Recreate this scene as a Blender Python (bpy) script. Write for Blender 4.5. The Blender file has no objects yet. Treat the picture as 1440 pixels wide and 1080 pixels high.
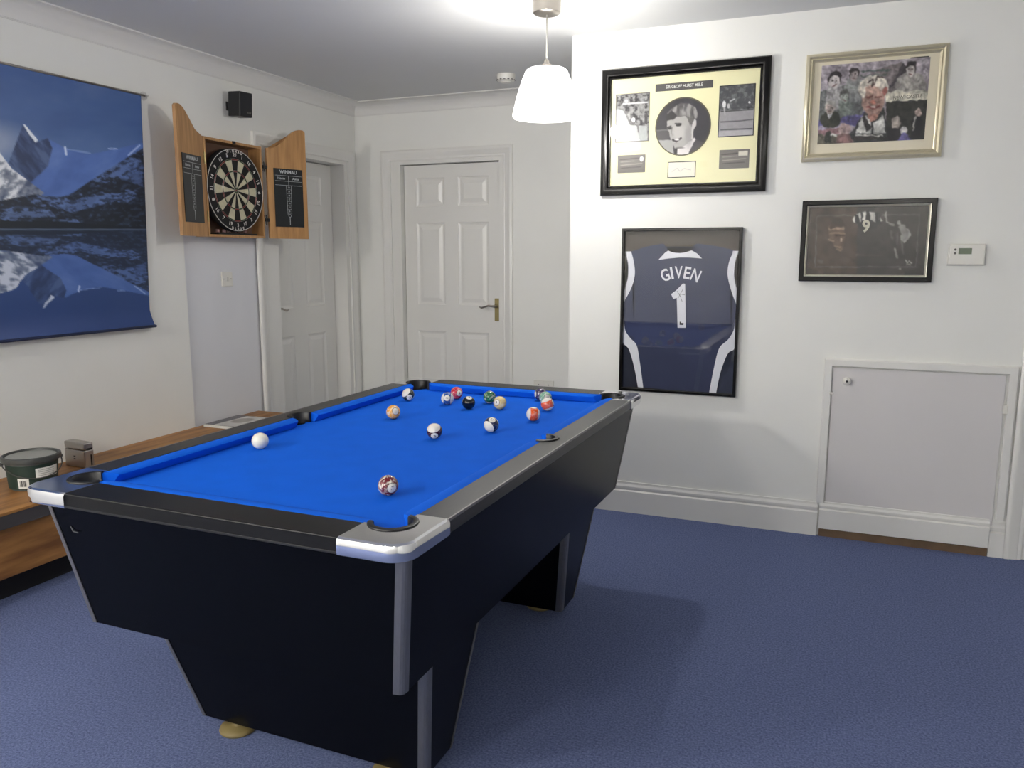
import bpy, bmesh, math, random
import numpy as np
from mathutils import Vector, Matrix
random.seed(3)
S = bpy.context.scene
COL = S.collection
PI = math.pi

# ------------------------------------------------------------------ room dimensions (metres)
XL = -3.372      # left wall
YF = 5.195       # far wall of the recess
YR = 4.045       # picture wall
XC = -1.335      # outside corner of the picture wall
H = 2.437        # ceiling height
XR = 2.3         # right wall (out of view)
YB = -2.6        # back wall (out of view)

# ------------------------------------------------------------------ materials
def srgb(c):
    return tuple(((v/255.0)/12.92 if v/255.0 <= 0.04045 else ((v/255.0+0.055)/1.055)**2.4) for v in c[:3])
MATS = {}
def mat(name, rgb, rough=0.5, metal=0.0, noise=0.0, nscale=20.0, bump=0.0, bscale=200.0, coat=0.0,
        stretch=None, rgb2=None, spec=0.5, detail=4.0, bdist=0.002):
    if name in MATS: return MATS[name]
    m = bpy.data.materials.new(name); m.use_nodes = True
    nt = m.node_tree; b = nt.nodes['Principled BSDF']
    col = srgb(rgb)
    b.inputs['Base Color'].default_value = (*col, 1)
    b.inputs['Roughness'].default_value = rough
    b.inputs['Metallic'].default_value = metal
    b.inputs['Coat Weight'].default_value = coat
    b.inputs['Specular IOR Level'].default_value = spec
    tc = nt.nodes.new('ShaderNodeTexCoord'); mp = nt.nodes.new('ShaderNodeMapping')
    nt.links.new(tc.outputs['Object'], mp.inputs['Vector'])
    if stretch: mp.inputs['Scale'].default_value = stretch
    if noise > 0 or rgb2:
        n = nt.nodes.new('ShaderNodeTexNoise'); n.inputs['Scale'].default_value = nscale
        n.inputs['Detail'].default_value = detail
        nt.links.new(mp.outputs[0], n.inputs['Vector'])
        r = nt.nodes.new('ShaderNodeValToRGB')
        c2 = srgb(rgb2) if rgb2 else tuple(max(0, v*(1-noise)) for v in col)
        r.color_ramp.elements[0].position = 0.33; r.color_ramp.elements[1].position = 0.67
        r.color_ramp.elements[0].color = (*c2, 1); r.color_ramp.elements[1].color = (*col, 1)
        nt.links.new(n.outputs['Fac'], r.inputs['Fac']); nt.links.new(r.outputs['Color'], b.inputs['Base Color'])
    if bump > 0:
        n2 = nt.nodes.new('ShaderNodeTexNoise'); n2.inputs['Scale'].default_value = bscale; n2.inputs['Detail'].default_value = 3
        nt.links.new(mp.outputs[0], n2.inputs['Vector'])
        bp = nt.nodes.new('ShaderNodeBump'); bp.inputs['Strength'].default_value = bump; bp.inputs['Distance'].default_value = bdist
        nt.links.new(n2.outputs['Fac'], bp.inputs['Height']); nt.links.new(bp.outputs['Normal'], b.inputs['Normal'])
    MATS[name] = m
    return m

def emit_mat(name, rgb, strength, transp=0.0):
    m = bpy.data.materials.new(name); m.use_nodes = True; nt = m.node_tree; nt.nodes.clear()
    o = nt.nodes.new('ShaderNodeOutputMaterial'); e = nt.nodes.new('ShaderNodeEmission')
    e.inputs['Color'].default_value = (*srgb(rgb), 1); e.inputs['Strength'].default_value = strength
    if transp > 0:
        t = nt.nodes.new('ShaderNodeBsdfTransparent'); mx = nt.nodes.new('ShaderNodeMixShader')
        mx.inputs[0].default_value = transp
        nt.links.new(e.outputs[0], mx.inputs[1]); nt.links.new(t.outputs[0], mx.inputs[2]); nt.links.new(mx.outputs[0], o.inputs[0])
    else: nt.links.new(e.outputs[0], o.inputs[0])
    return m

def glass_mat(name='picture glass', tint=(1, 1, 1), rough=0.02):
    if name in MATS: return MATS[name]
    m = bpy.data.materials.new(name); m.use_nodes = True; nt = m.node_tree; nt.nodes.clear()
    o = nt.nodes.new('ShaderNodeOutputMaterial'); t = nt.nodes.new('ShaderNodeBsdfTransparent'); t.inputs[0].default_value = (*tint, 1)
    g = nt.nodes.new('ShaderNodeBsdfGlossy'); g.inputs['Roughness'].default_value = rough
    f = nt.nodes.new('ShaderNodeFresnel'); f.inputs['IOR'].default_value = 1.55; mx = nt.nodes.new('ShaderNodeMixShader')
    ge = nt.nodes.new('ShaderNodeNewGeometry'); sb = nt.nodes.new('ShaderNodeMath'); sb.operation = 'SUBTRACT'; sb.inputs[0].default_value = 1.0
    ml = nt.nodes.new('ShaderNodeMath'); ml.operation = 'MULTIPLY'
    nt.links.new(ge.outputs['Backfacing'], sb.inputs[1]); nt.links.new(sb.outputs[0], ml.inputs[0]); nt.links.new(f.outputs[0], ml.inputs[1])
    nt.links.new(ml.outputs[0], mx.inputs[0]); nt.links.new(t.outputs[0], mx.inputs[1]); nt.links.new(g.outputs[0], mx.inputs[2]); nt.links.new(mx.outputs[0], o.inputs[0])
    MATS[name] = m
    return m

def print_mat(name, rough=0.5, spec=0.3):
    if name in MATS: return MATS[name]
    m = bpy.data.materials.new(name); m.use_nodes = True; nt = m.node_tree; b = nt.nodes['Principled BSDF']
    a = nt.nodes.new('ShaderNodeVertexColor'); a.layer_name = 'Col'
    nt.links.new(a.outputs['Color'], b.inputs['Base Color']); b.inputs['Roughness'].default_value = rough
    b.inputs['Specular IOR Level'].default_value = spec
    MATS[name] = m
    return m

def ball_mat(name, rgb, stripe, spot=True, marble=0.35, base=(236, 230, 214)):
    m = bpy.data.materials.new(name); m.use_nodes = True; nt = m.node_tree; b = nt.nodes['Principled BSDF']
    L = nt.links.new; N = nt.nodes.new
    tc = N('ShaderNodeTexCoord'); sep = N('ShaderNodeSeparateXYZ'); L(tc.outputs['Object'], sep.inputs[0])
    noi = N('ShaderNodeTexNoise'); noi.inputs['Scale'].default_value = 45; noi.inputs['Detail'].default_value = 3; noi.inputs['Distortion'].default_value = 2.5
    L(tc.outputs['Object'], noi.inputs['Vector'])
    rp = N('ShaderNodeValToRGB'); rp.color_ramp.elements[0].position = 0.47; rp.color_ramp.elements[1].position = 0.66
    L(noi.outputs['Fac'], rp.inputs['Fac'])
    mul = N('ShaderNodeMath'); mul.operation = 'MULTIPLY'; mul.inputs[1].default_value = marble; L(rp.outputs['Color'], mul.inputs[0])
    mc = N('ShaderNodeMix'); mc.data_type = 'RGBA'; mc.inputs['A'].default_value = (*srgb(rgb), 1)
    mc.inputs['B'].default_value = (*srgb(base), 1); L(mul.outputs[0], mc.inputs['Factor'])
    out = mc.outputs['Result']
    def step(sock, thr, gt=True):
        k = N('ShaderNodeMath'); k.operation = 'GREATER_THAN' if gt else 'LESS_THAN'; k.inputs[1].default_value = thr; L(sock, k.inputs[0]); return k.outputs[0]
    def over(fac, colr):
        nonlocal out
        x = N('ShaderNodeMix'); x.data_type = 'RGBA'; L(fac, x.inputs['Factor']); L(out, x.inputs['A']); x.inputs['B'].default_value = (*srgb(colr), 1); out = x.outputs['Result']
    R = 0.0254
    if stripe:
        ab = N('ShaderNodeMath'); ab.operation = 'ABSOLUTE'; L(sep.outputs[2], ab.inputs[0])
        over(step(ab.outputs[0], 0.52*R), base)
    if spot:
        ab2 = N('ShaderNodeMath'); ab2.operation = 'ABSOLUTE'; L(sep.outputs[0], ab2.inputs[0])
        over(step(ab2.outputs[0], 0.865*R), (20, 18, 18))
        over(step(ab2.outputs[0], 0.885*R), base)
    L(out, b.inputs['Base Color']); b.inputs['Roughness'].default_value = 0.08; b.inputs['Coat Weight'].default_value = 0.4
    return m

WALL = mat('matt white wall paint', (234, 234, 229), 0.6, noise=0.03, nscale=3, bump=0.05, bscale=150)
WALL2 = mat('cool grey white wall section', (221, 222, 226), 0.6, noise=0.02, nscale=3, bump=0.05, bscale=150)
CEIL = mat('matt ceiling paint', (218, 219, 218), 0.8, noise=0.02, nscale=2)
GLOSSW = mat('white satin gloss paint', (228, 227, 222), 0.28, noise=0.015, nscale=4)
HATCH = mat('satin painted hatch board', (214, 211, 210), 0.35, noise=0.02, nscale=3)
CARPET = mat('blue carpet pile', (120, 132, 170), 0.95, noise=0.0, rgb2=(84, 95, 134), nscale=150, bump=0.8, bscale=480, spec=0.1, detail=6, bdist=0.004)
BLACKLAM = mat('black laminate', (5, 6, 9), 0.25, spec=0.12)
RAILM = mat('black woodgrain rail laminate', (20, 20, 21), 0.32, rgb2=(44, 44, 44), nscale=40, stretch=(12, 0.6, 12), bump=0.25, bscale=90)
RAILX = mat('black woodgrain cross rail laminate', (10, 10, 11), 0.34, rgb2=(16, 16, 17), nscale=40, stretch=(0.6, 12, 12), bump=0.2, bscale=90, spec=0.25)
CLOTH = mat('blue speed cloth', (8, 100, 224), 0.9, noise=0.06, nscale=12, bump=0.15, bscale=900, spec=0.15)
CHROME = mat('polished chrome', (232, 232, 234), 0.09, metal=1.0)
ALU = mat('brushed aluminium', (150, 148, 148), 0.42, metal=0.9, noise=0.08, nscale=200, stretch=(1, 1, 0.03))
RUBBER = mat('black rubber pocket', (16, 16, 17), 0.45)
BLACKP = mat('black plastic', (18, 18, 20), 0.4)
PINE = mat('honey pine', (190, 144, 92), 0.42, rgb2=(164, 120, 74), nscale=6, stretch=(9, 9, 0.8), bump=0.03)
PINED = mat('pine edge', (176, 122, 66), 0.45)
BOXIN = mat('brown cabinet lining', (112, 84, 68), 0.7, noise=0.1, nscale=10)
CHALK = mat('black scoreboard', (20, 26, 30), 0.35, noise=0.2, nscale=20)
CHALKW = mat('white scoreboard print', (196, 200, 202), 0.6)
GOLDF = mat('champagne gilt moulding', (214, 206, 180), 0.3, metal=0.55, noise=0.05, nscale=30)
BLACKF = mat('black lacquer moulding', (12, 11, 11), 0.22, spec=0.25)
CREAM = mat('pale yellow mount board', (232, 228, 184), 0.8)
MOUNT = mat('cream mount board', (222, 214, 190), 0.8)
SILVERF = mat('silver slip moulding', (222, 218, 202), 0.3, metal=0.5)
DARKC = mat('charcoal mount board', (58, 54, 50), 0.7)
WHITEP = mat('white plastic', (224, 222, 214), 0.35)
NICKEL = mat('brushed nickel', (168, 162, 154), 0.3, metal=1.0)
BRASS = mat('aged brass', (150, 138, 96), 0.35, metal=0.9)
BENCHW = mat('oiled oak sleeper', (172, 122, 66), 0.5, rgb2=(120, 78, 40), nscale=3.5, stretch=(7, 0.9, 7), bump=0.1, bscale=40, detail=8)
BENCHG = mat('grey bench fascia', (72, 68, 68), 0.6)
DARK = mat('dark plinth', (20, 20, 24), 0.8)
NAVY = mat('navy shirt fabric', (46, 54, 84), 0.75, noise=0.08, nscale=9, bump=0.3, bscale=600)
NAVYD = mat('dark navy side panel fabric', (24, 30, 50), 0.75, bump=0.3, bscale=600)
WHITEF = mat('white shirt fabric', (226, 228, 234), 0.8, bump=0.2, bscale=600)
BACKB = mat('dark brown backing board', (70, 62, 56), 0.8)
PAPERW = mat('white paper', (232, 232, 226), 0.7)
GREYPH = mat('grey photo paper', (100, 96, 92), 0.6)
INK = mat('black ink', (22, 22, 24), 0.6)
GREEN = mat('dark green tub sleeve', (36, 56, 48), 0.5, noise=0.1, nscale=20)
TUBG = mat('grey tub plastic', (96, 98, 94), 0.4)
LIDG = mat('dark grey tub lid', (66, 68, 66), 0.4)
LIDC = mat('pale grey lid centre', (140, 142, 138), 0.35)
STEEL = mat('satin steel', (176, 172, 168), 0.3, metal=1.0)
FOOTM = mat('olive tan plastic foot', (120, 106, 66), 0.55)
LCD = mat('grey green display', (104, 116, 96), 0.3)
CLEAR = glass_mat('clear plastic', (0.9, 0.9, 0.9), 0.08)
GLASS = glass_mat()
DWOOD = mat('bare floorboard', (120, 96, 72), 0.7, noise=0.3, nscale=12)

# ------------------------------------------------------------------ object helpers
def link(name, me, m=None, parent=None, smooth=False):
    o = bpy.data.objects.new(name, me); COL.objects.link(o)
    if m is not None:
        for mm in (m if isinstance(m, (list, tuple)) else [m]): me.materials.append(mm)
    if parent is not None: o.parent = parent
    if smooth:
        for p in me.polygons: p.use_smooth = True
    return o
def obj(name, bm, m=None, parent=None, smooth=False, loc=None, rot=None):
    bmesh.ops.remove_doubles(bm, verts=bm.verts, dist=1e-6)
    bmesh.ops.recalc_face_normals(bm, faces=bm.faces)
    me = bpy.data.meshes.new(name); bm.to_mesh(me); bm.free()
    o = link(name, me, m, parent, smooth)
    if loc is not None: o.location = loc
    if rot is not None: o.rotation_euler = rot
    return o
def tag(o, label, cat, group=None):
    o['label'] = label; o['category'] = cat
    if group: o['group'] = group
    return o
def struct(o): o['kind'] = 'structure'; return o
def thing(name, label, cat, loc=(0, 0, 0), rotz=0, group=None):
    o = bpy.data.objects.new(name, None); COL.objects.link(o); o.empty_display_size = 0.05
    o.location = loc; o.rotation_euler = (0, 0, rotz)
    return tag(o, label, cat, group)
def smooth_angle(o, ang=35):
    me = o.data
    for p in me.polygons: p.use_smooth = True
    bm = bmesh.new(); bm.from_mesh(me)
    for e in bm.edges:
        if len(e.link_faces) == 2 and e.calc_face_angle(0) > math.radians(ang): e.smooth = False
    bm.to_mesh(me); bm.free()
    return o
def BM(): return bmesh.new()
def box(bm, x0, x1, y0, y1, z0, z1, bev=0.0, mi=0):
    vs = [bm.verts.new(p) for p in ((x0,y0,z0),(x1,y0,z0),(x1,y1,z0),(x0,y1,z0),(x0,y0,z1),(x1,y0,z1),(x1,y1,z1),(x0,y1,z1))]
    fs = [bm.faces.new([vs[i] for i in f]) for f in ((0,3,2,1),(4,5,6,7),(0,1,5,4),(1,2,6,5),(2,3,7,6),(3,0,4,7))]
    for f in fs: f.material_index = mi
    if bev > 0:
        es = list({e for f in fs for e in f.edges})
        bmesh.ops.bevel(bm, geom=es, offset=bev, segments=2, affect='EDGES', profile=0.5)
    return bm
def loft(bm, rings, cap0=True, cap1=True, close=False, mi=0):
    R = [[bm.verts.new(p) for p in r] for r in rings]
    n = len(R[0])
    pairs = list(zip(R[:-1], R[1:])) + ([(R[-1], R[0])] if close else [])
    for a, b in pairs:
        for i in range(n):
            f = bm.faces.new((a[i], a[(i+1) % n], b[(i+1) % n], b[i])); f.material_index = mi
    if not close:
        if cap0: bm.faces.new(R[0][::-1]).material_index = mi
        if cap1: bm.faces.new(R[-1]).material_index = mi
    return bm
def prism(bm, pts, axis, a, b, mi=0):
    """extrude a 2D outline along an axis: 'x' pts=(y,z) 'y' pts=(x,z) 'z' pts=(x,y)"""
    def P(p, t): return {'x': (t, p[0], p[1]), 'y': (p[0], t, p[1]), 'z': (p[0], p[1], t)}[axis]
    return loft(bm, [[P(p, a) for p in pts], [P(p, b) for p in pts]], mi=mi)
def lathe(bm, prof, seg=32, c=(0, 0, 0), mi=0, caps=True):
    rings = []
    for r, z in prof:
        rings.append([(c[0]+r*math.cos(2*PI*i/seg), c[1]+r*math.sin(2*PI*i/seg), c[2]+z) for i in range(seg)])
    return loft(bm, rings, caps, caps, mi=mi)
def tube(bm, pts, r, seg=10, mi=0):
    pts = [Vector(p) for p in pts]; rings = []
    for i, p in enumerate(pts):
        d = (pts[min(i+1, len(pts)-1)]-pts[max(i-1, 0)]).normalized()
        a = d.cross(Vector((0, 0, 1)))
        if a.length < 0.1: a = d.cross(Vector((0, 1, 0)))
        a.normalize(); b = d.cross(a).normalized()
        rr = r[i] if isinstance(r, (list, tuple)) else r
        rings.append([tuple(p+a*rr*math.cos(2*PI*k/seg)+b*rr*math.sin(2*PI*k/seg)) for k in range(seg)])
    return loft(bm, rings, mi=mi)
def bool_cut(o, cutters):
    """subtract cutter bmeshes from o and bake the result"""
    cs = []
    for cbm in cutters:
        bmesh.ops.recalc_face_normals(cbm, faces=cbm.faces)
        me = bpy.data.meshes.new('cut'); cbm.to_mesh(me); cbm.free()
        c = bpy.data.objects.new('cut', me); COL.objects.link(c); c.matrix_world = Matrix(); cs.append(c)
        md = o.modifiers.new('b', 'BOOLEAN'); md.operation = 'DIFFERENCE'; md.object = c; md.solver = 'EXACT'
    par = o.parent; o.parent = None
    bpy.context.view_layer.update()
    dg = bpy.context.evaluated_depsgraph_get()
    me2 = bpy.data.meshes.new_from_object(o.evaluated_get(dg))
    o.modifiers.clear(); old = o.data; o.data = me2; o.parent = par
    for c in cs: bpy.data.objects.remove(c)
    return o
def text_mesh(s, size=1.0, weight=0.0, align='CENTER'):
    """flat text outline as (verts, faces) in its own xy plane, centred"""
    cu = bpy.data.curves.new('t', 'FONT'); cu.body = s; cu.size = size; cu.align_x = align; cu.align_y = 'CENTER'; cu.offset = weight
    cu.resolution_u = 3
    o = bpy.data.objects.new('t', cu); COL.objects.link(o); bpy.context.view_layer.update()
    me = o.to_mesh(); V = [tuple(v.co) for v in me.vertices]; F = [tuple(p.vertices) for p in me.polygons]
    o.to_mesh_clear(); bpy.data.objects.remove(o); bpy.data.curves.remove(cu)
    return V, F
def add_vf(bm, V, F, fn, mi=0):
    vs = [bm.verts.new(fn(v)) for v in V]
    for f in F:
        try: bm.faces.new([vs[i] for i in f]).material_index = mi
        except ValueError: pass

# ------------------------------------------------------------------ raster painter for printed pictures
def vnoise(X, Y, scale, seed=0, oct=4):
    rs = np.random.RandomState(seed); G = rs.rand(128, 128); out = np.zeros_like(X); amp = 1.0; tot = 0
    for k in range(oct):
        x = X/scale*(2**k)+17.3*k; y = Y/scale*(2**k)+5.1*k
        xi = np.floor(x).astype(int); yi = np.floor(y).astype(int); fx = x-xi; fy = y-yi
        fx = fx*fx*(3-2*fx); fy = fy*fy*(3-2*fy)
        g = lambda a, b: G[a % 128, b % 128]
        out += amp*((g(yi, xi)*(1-fx)+g(yi, xi+1)*fx)*(1-fy)+(g(yi+1, xi)*(1-fx)+g(yi+1, xi+1)*fx)*fy)
        tot += amp; amp *= 0.55
    return out/tot
def homog(src):
    """homography from the unit square (TL,TR,BR,BL) to the quad src"""
    dst = src; un = [(0, 0), (1, 0), (1, 1), (0, 1)]; A = []; B = []
    for (u, v), (x, y) in zip(un, dst):
        A.append([u, v, 1, 0, 0, 0, -u*x, -v*x]); B.append(x)
        A.append([0, 0, 0, u, v, 1, -u*y, -v*y]); B.append(y)
    h = np.linalg.solve(np.array(A, float), np.array(B, float))
    return h
class Canvas:
    def __init__(s, w, h, quad, bg, u0=0.0, ss=2):
        s.w, s.h, s.ss = w, h, ss
        W, Hh = w*ss, h*ss
        u = u0+(1-u0)*(np.arange(W)+.5)/W; v = (np.arange(Hh)+.5)/Hh
        U, V = np.meshgrid(u, v); k = homog(quad); d = k[6]*U+k[7]*V+1
        s.X = (k[0]*U+k[1]*V+k[2])/d; s.Y = (k[3]*U+k[4]*V+k[5])/d; s.U, s.V = U, V
        s.a = np.zeros((Hh, W, 3)); s.a[:] = bg
    def blend(s, m, col):
        c = np.array(col, float) if not isinstance(col, np.ndarray) else col
        s.a = s.a*(1-m[..., None])+c*m[..., None]
    def pmask(s, pts):
        X, Y = s.X, s.Y; ins = np.zeros(X.shape, bool); n = len(pts)
        for i in range(n):
            x0, y0 = pts[i]; x1, y1 = pts[(i+1) % n]
            if y0 == y1: continue
            c = ((y0 > Y) != (y1 > Y)) & (X < (x1-x0)*(Y-y0)/(y1-y0)+x0); ins ^= c
        return ins.astype(float)
    def poly(s, pts, col, al=1.0): s.blend(s.pmask(pts)*al, col)
    def ell(s, cx, cy, rx, ry, col, al=1.0, rot=0, soft=0.08):
        c, k = math.cos(rot), math.sin(rot); dx = s.X-cx; dy = s.Y-cy
        r = np.sqrt(((dx*c+dy*k)/rx)**2+((-dx*k+dy*c)/ry)**2)
        s.blend(np.clip((1-r)/soft+.5, 0, 1)*al, col)
    def line(s, pts, w, col, al=1.0):
        m = np.zeros(s.X.shape)
        for (x0, y0), (x1, y1) in zip(pts[:-1], pts[1:]):
            dx, dy = x1-x0, y1-y0; L = dx*dx+dy*dy+1e-9
            t = np.clip(((s.X-x0)*dx+(s.Y-y0)*dy)/L, 0, 1)
            d = np.hypot(s.X-x0-t*dx, s.Y-y0-t*dy); m = np.maximum(m, np.clip((w-d)/max(w*.4, .5)+.5, 0, 1))
        s.blend(m*al, col)
    def grain(s, scale, amp, seed=1, oct=3):
        n = vnoise(s.X, s.Y, scale, seed, oct)-.5; s.a = np.clip(s.a+n[..., None]*amp*2, 0, 255)
    def warp(s, amp, scale, seed=77):
        dx = (vnoise(s.X, s.Y, scale, seed, 3)-.5)*2*amp; dy = (vnoise(s.X, s.Y, scale, seed+1, 3)-.5)*2*amp
        s.X = s.X+dx; s.Y = s.Y+dy
    def blotch(s, scale, amp, seed=5, oct=4):
        n = vnoise(s.X, s.Y, scale, seed, oct)-.5; s.a = np.clip(s.a*(1+n[..., None]*amp*2), 0, 255)
    def blur(s, k=1):
        for _ in range(k):
            p = np.pad(s.a, ((1, 1), (1, 1), (0, 0)), 'edge')
            s.a = (p[:-2, 1:-1]+p[2:, 1:-1]+p[1:-1, :-2]+p[1:-1, 2:]+2*p[1:-1, 1:-1])/6
    def final(s):
        k = s.ss; a = s.a.reshape(s.h, k, s.w, k, 3).mean((1, 3)); a = np.clip(a, 0, 255)/255
        return np.where(a <= .04045, a/12.92, ((a+.055)/1.055)**2.4)
def canvas_mesh(name, cv, fn, m, parent=None, mask=None):
    """grid of vertices coloured by the canvas; fn(u,v)->xyz, u right, v down"""
    a = cv.final(); h, w = cv.h, cv.w
    V = [fn((i)/(w-1), (j)/(h-1)) for j in range(h) for i in range(w)]
    F = [(j*w+i, (j+1)*w+i, (j+1)*w+i+1, j*w+i+1) for j in range(h-1) for i in range(w-1) if mask is None or mask((i+.5)/(w-1), (j+.5)/(h-1))]
    me = bpy.data.meshes.new(name); me.from_pydata(V, [], F)
    at = me.color_attributes.new('Col', 'FLOAT_COLOR', 'POINT')
    c = np.ones((h*w, 4)); c[:, :3] = a.reshape(-1, 3); at.data.foreach_set('color', c.ravel())
    return link(name, me, m, parent, True)

# ------------------------------------------------------------------ room shell
def slab(name, *a, m=WALL):
    return struct(obj(name, box(BM(), *a), m))
slab('floor', XL-0.3, XR+0.2, YB-0.2, YF+0.3, -0.12, 0, m=CARPET)
slab('ceiling', XL-0.3, XR+0.2, YB-0.2, YF+0.3, H, H+0.12, m=CEIL)
D1A, D1B, DH = 4.13, 5.085, 2.02            # opening of door 1 in the left wall
STEP = 3.463                                # where the left wall steps back slightly
bm = BM()
box(bm, XL-0.3, XL, YB-0.2, STEP, 0, H)
box(bm, XL-0.3, XL, STEP, D1A, 1.47, H)
box(bm, XL-0.3, XL, D1A, D1B, DH, H)
box(bm, XL-0.3, XL, D1B, YF+0.3, 0, H)
box(bm, XL-0.3, XL-0.16, D1A, D1B, 0, DH)
wl = struct(obj('wall_left', bm, WALL))
struct(obj('trim_1', box(BM(), XL-0.3, XL-0.014, STEP, D1A, 0, 1.47), WALL2))  # recessed wall section, coloured slightly cooler and greyer than the wall around it
D2A, D2B = -3.075, -2.19                    # opening of door 2 in the far wall
bm = BM()
box(bm, XL, D2A, YF, YF+0.3, 0, H); box(bm, D2B, XC, YF, YF+0.3, 0, H); box(bm, D2A, D2B, YF, YF+0.3, DH, H)
box(bm, D2A, D2B, YF+0.12, YF+0.3, 0, DH)
struct(obj('wall_far', bm, WALL))
# picture wall: a solid block with its outside corner
CX0, CX1 = 0.815, 1.65                      # doorway at its right
bm = BM()
prism(bm, [(XC, YF+0.3), (XC, YR+0.012), (XC+0.004, YR+0.003), (XC+0.012, YR), (CX0, YR), (CX0, YF+0.3)], 'z', 0, H)
box(bm, CX1, XR+0.2, YR, YF+0.3, 0, H); box(bm, CX0, CX1, YR, YF+0.3, 2.02, H); box(bm, CX0, CX1, YR+0.12, YF+0.3, 0, 2.02)
struct(obj('wall_right', bm, WALL))
slab('wall_side', XR, XR+0.2, YB-0.2, YF+0.3, 0, H)
slab('wall_back', XL-0.3, XR+0.2, YB-0.2, YB, 0, H)

# cornice: coved plaster along the left and far walls
def cove(d=0.091, n=8):
    p = [(0, 0), (d, 0), (d, -0.007)]
    for i in range(n+1):
        a = PI/2*i/n
        p.append((d-0.006-(d-0.013)*math.sin(a)*0.985, -0.009-(d-0.014)*(1-math.cos(a))))
    p += [(0.0055, -d+0.004), (0.0055, -d), (0, -d)]
    return p
pr = cove(); d = 0.091
bm = BM()
path = [(XL, YB, 0, 0), (XL, YF, 1, -1), (XC, YF, 0, -1)]
rings = [[(XL+q[0], YB, H+q[1]) for q in pr], [(XL+q[0], YF-q[0], H+q[1]) for q in pr], [(XC, YF-q[0], H+q[1]) for q in pr]]
loft(bm, rings)
struct(smooth_angle(obj('trim_2', bm, GLOSSW if False else mat('cornice paint', (222, 221, 217), 0.55)), 40))

# skirting boards
def skirt_prof(h=0.165, t=0.018):
    return [(0, 0), (t, 0), (t, h*0.70), (t*0.55, h*0.74), (t*0.75, h*0.80), (t*0.80, h*0.86), (t*0.45, h*0.93), (t*0.40, h), (0, h)]
sp = skirt_prof()
def skirting(name, rings): return struct(obj(name, loft(BM(), rings), GLOSSW))
skirting('baseboard_right', [[(x, YR-q[0], q[1]) for q in sp] for x in (XC+0.0, -0.046)])
skirting('baseboard_right', [[(x, YR-q[0], q[1]*0.97) for q in sp] for x in (0.682, 0.742)])
skirting('baseboard_corner', [[(XC-q[0], y, q[1]) for q in sp] for y in (YR-0.0, YF)])
skirting('baseboard_far', [[(x, YF-q[0], q[1]) for q in sp] for x in (D2B+0.075, XC-0.018)])
skirting('baseboard_left', [[(XL+q[0], y, q[1]) for q in sp] for y in (YB, 0.9)])
skirting('baseboard_back', [[(x, YB+q[0], q[1]) for q in sp] for x in (XL+.018, XR)])

# architraves (moulded casings) as mitred frames in a local plane
def arch_prof(w=0.075):
    # (outwards offset from the opening edge, projection)
    return [(0, 0), (0, 0.010), (w*0.12, 0.013), (w*0.22, 0.011), (w*0.30, 0.015), (w*0.62, 0.017), (w*0.70, 0.021), (w*0.90, 0.021), (w, 0.016), (w, 0)]
def architrave(a, b, h, place, w=0.075):
    """place(s, z, out): s along the wall, out into the room"""
    bm = BM(); P = arch_prof(w)
    loft(bm, [[place(a-q[0], 0, q[1]) for q in P], [place(a-q[0], h+q[0], q[1]) for q in P],
              [place(b+q[0], h+q[0], q[1]) for q in P], [place(b+q[0], 0, q[1]) for q in P]])
    return bm
pl1 = lambda s, z, o: (XL+o, s, z)
pl2 = lambda s, z, o: (s, YF-o, z)
pl3 = lambda s, z, o: (s, YR-o, z)
struct(smooth_angle(obj('trim_3', architrave(D1A, D1B, DH, pl1, 0.072), GLOSSW), 50))
struct(smooth_angle(obj('trim_4', architrave(D2A, D2B, DH, pl2, 0.072), GLOSSW), 50))
struct(smooth_angle(obj('trim_5', architrave(CX0, CX1, 2.0, pl3, 0.072), GLOSSW), 50))

def door_leaf(w, h, t, cols, rows):
    """six panel door leaf in local x 0..w, z 0..h; front face at y=-t looking to -y"""
    bm = BM(); xs = sorted({0, w, *[c for p in cols for c in p]}); zs = sorted({0, h, *[c for p in rows for c in p]})
    def q(x0, x1, z0, z1, y): return [(x0, y, z0), (x1, y, z0), (x1, y, z1), (x0, y, z1)]
    for i in range(len(xs)-1):
        for j in range(len(zs)-1):
            x0, x1, z0, z1 = xs[i], xs[i+1], zs[j], zs[j+1]
            if (x0, x1) in cols and (z0, z1) in rows:
                rings = []
                for ins, dy in ((0, 0), (0.004, 0.004), (0.010, 0.006), (0.016, 0.0075), (0.022, 0.0075), (0.046, 0.0015), (0.05, 0.001)):
                    rings.append(q(x0+ins, x1-ins, z0+ins, z1-ins, -t+dy))
                loft(bm, rings, cap0=False, cap1=True)
            else:
                bm.faces.new([bm.verts.new(p) for p in q(x0, x1, z0, z1, -t)])
    for f in ([(0, -t, 0), (0, 0, 0), (0, 0, h), (0, -t, h)], [(w, -t, 0), (w, 0, 0), (w, 0, h), (w, -t, h)], [(0, 0, 0), (w, 0, 0), (w, 0, h), (0, 0, h)],
              [(0, -t, h), (w, -t, h), (w, 0, h), (0, 0, h)], [(0, -t, 0), (w, -t, 0), (w, 0, 0), (0, 0, 0)]):
        bm.faces.new([bm.verts.new(p) for p in f])
    return bm
ROWS = ((0.21, 0.79), (0.985, 1.575), (1.69, 1.89))
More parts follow.
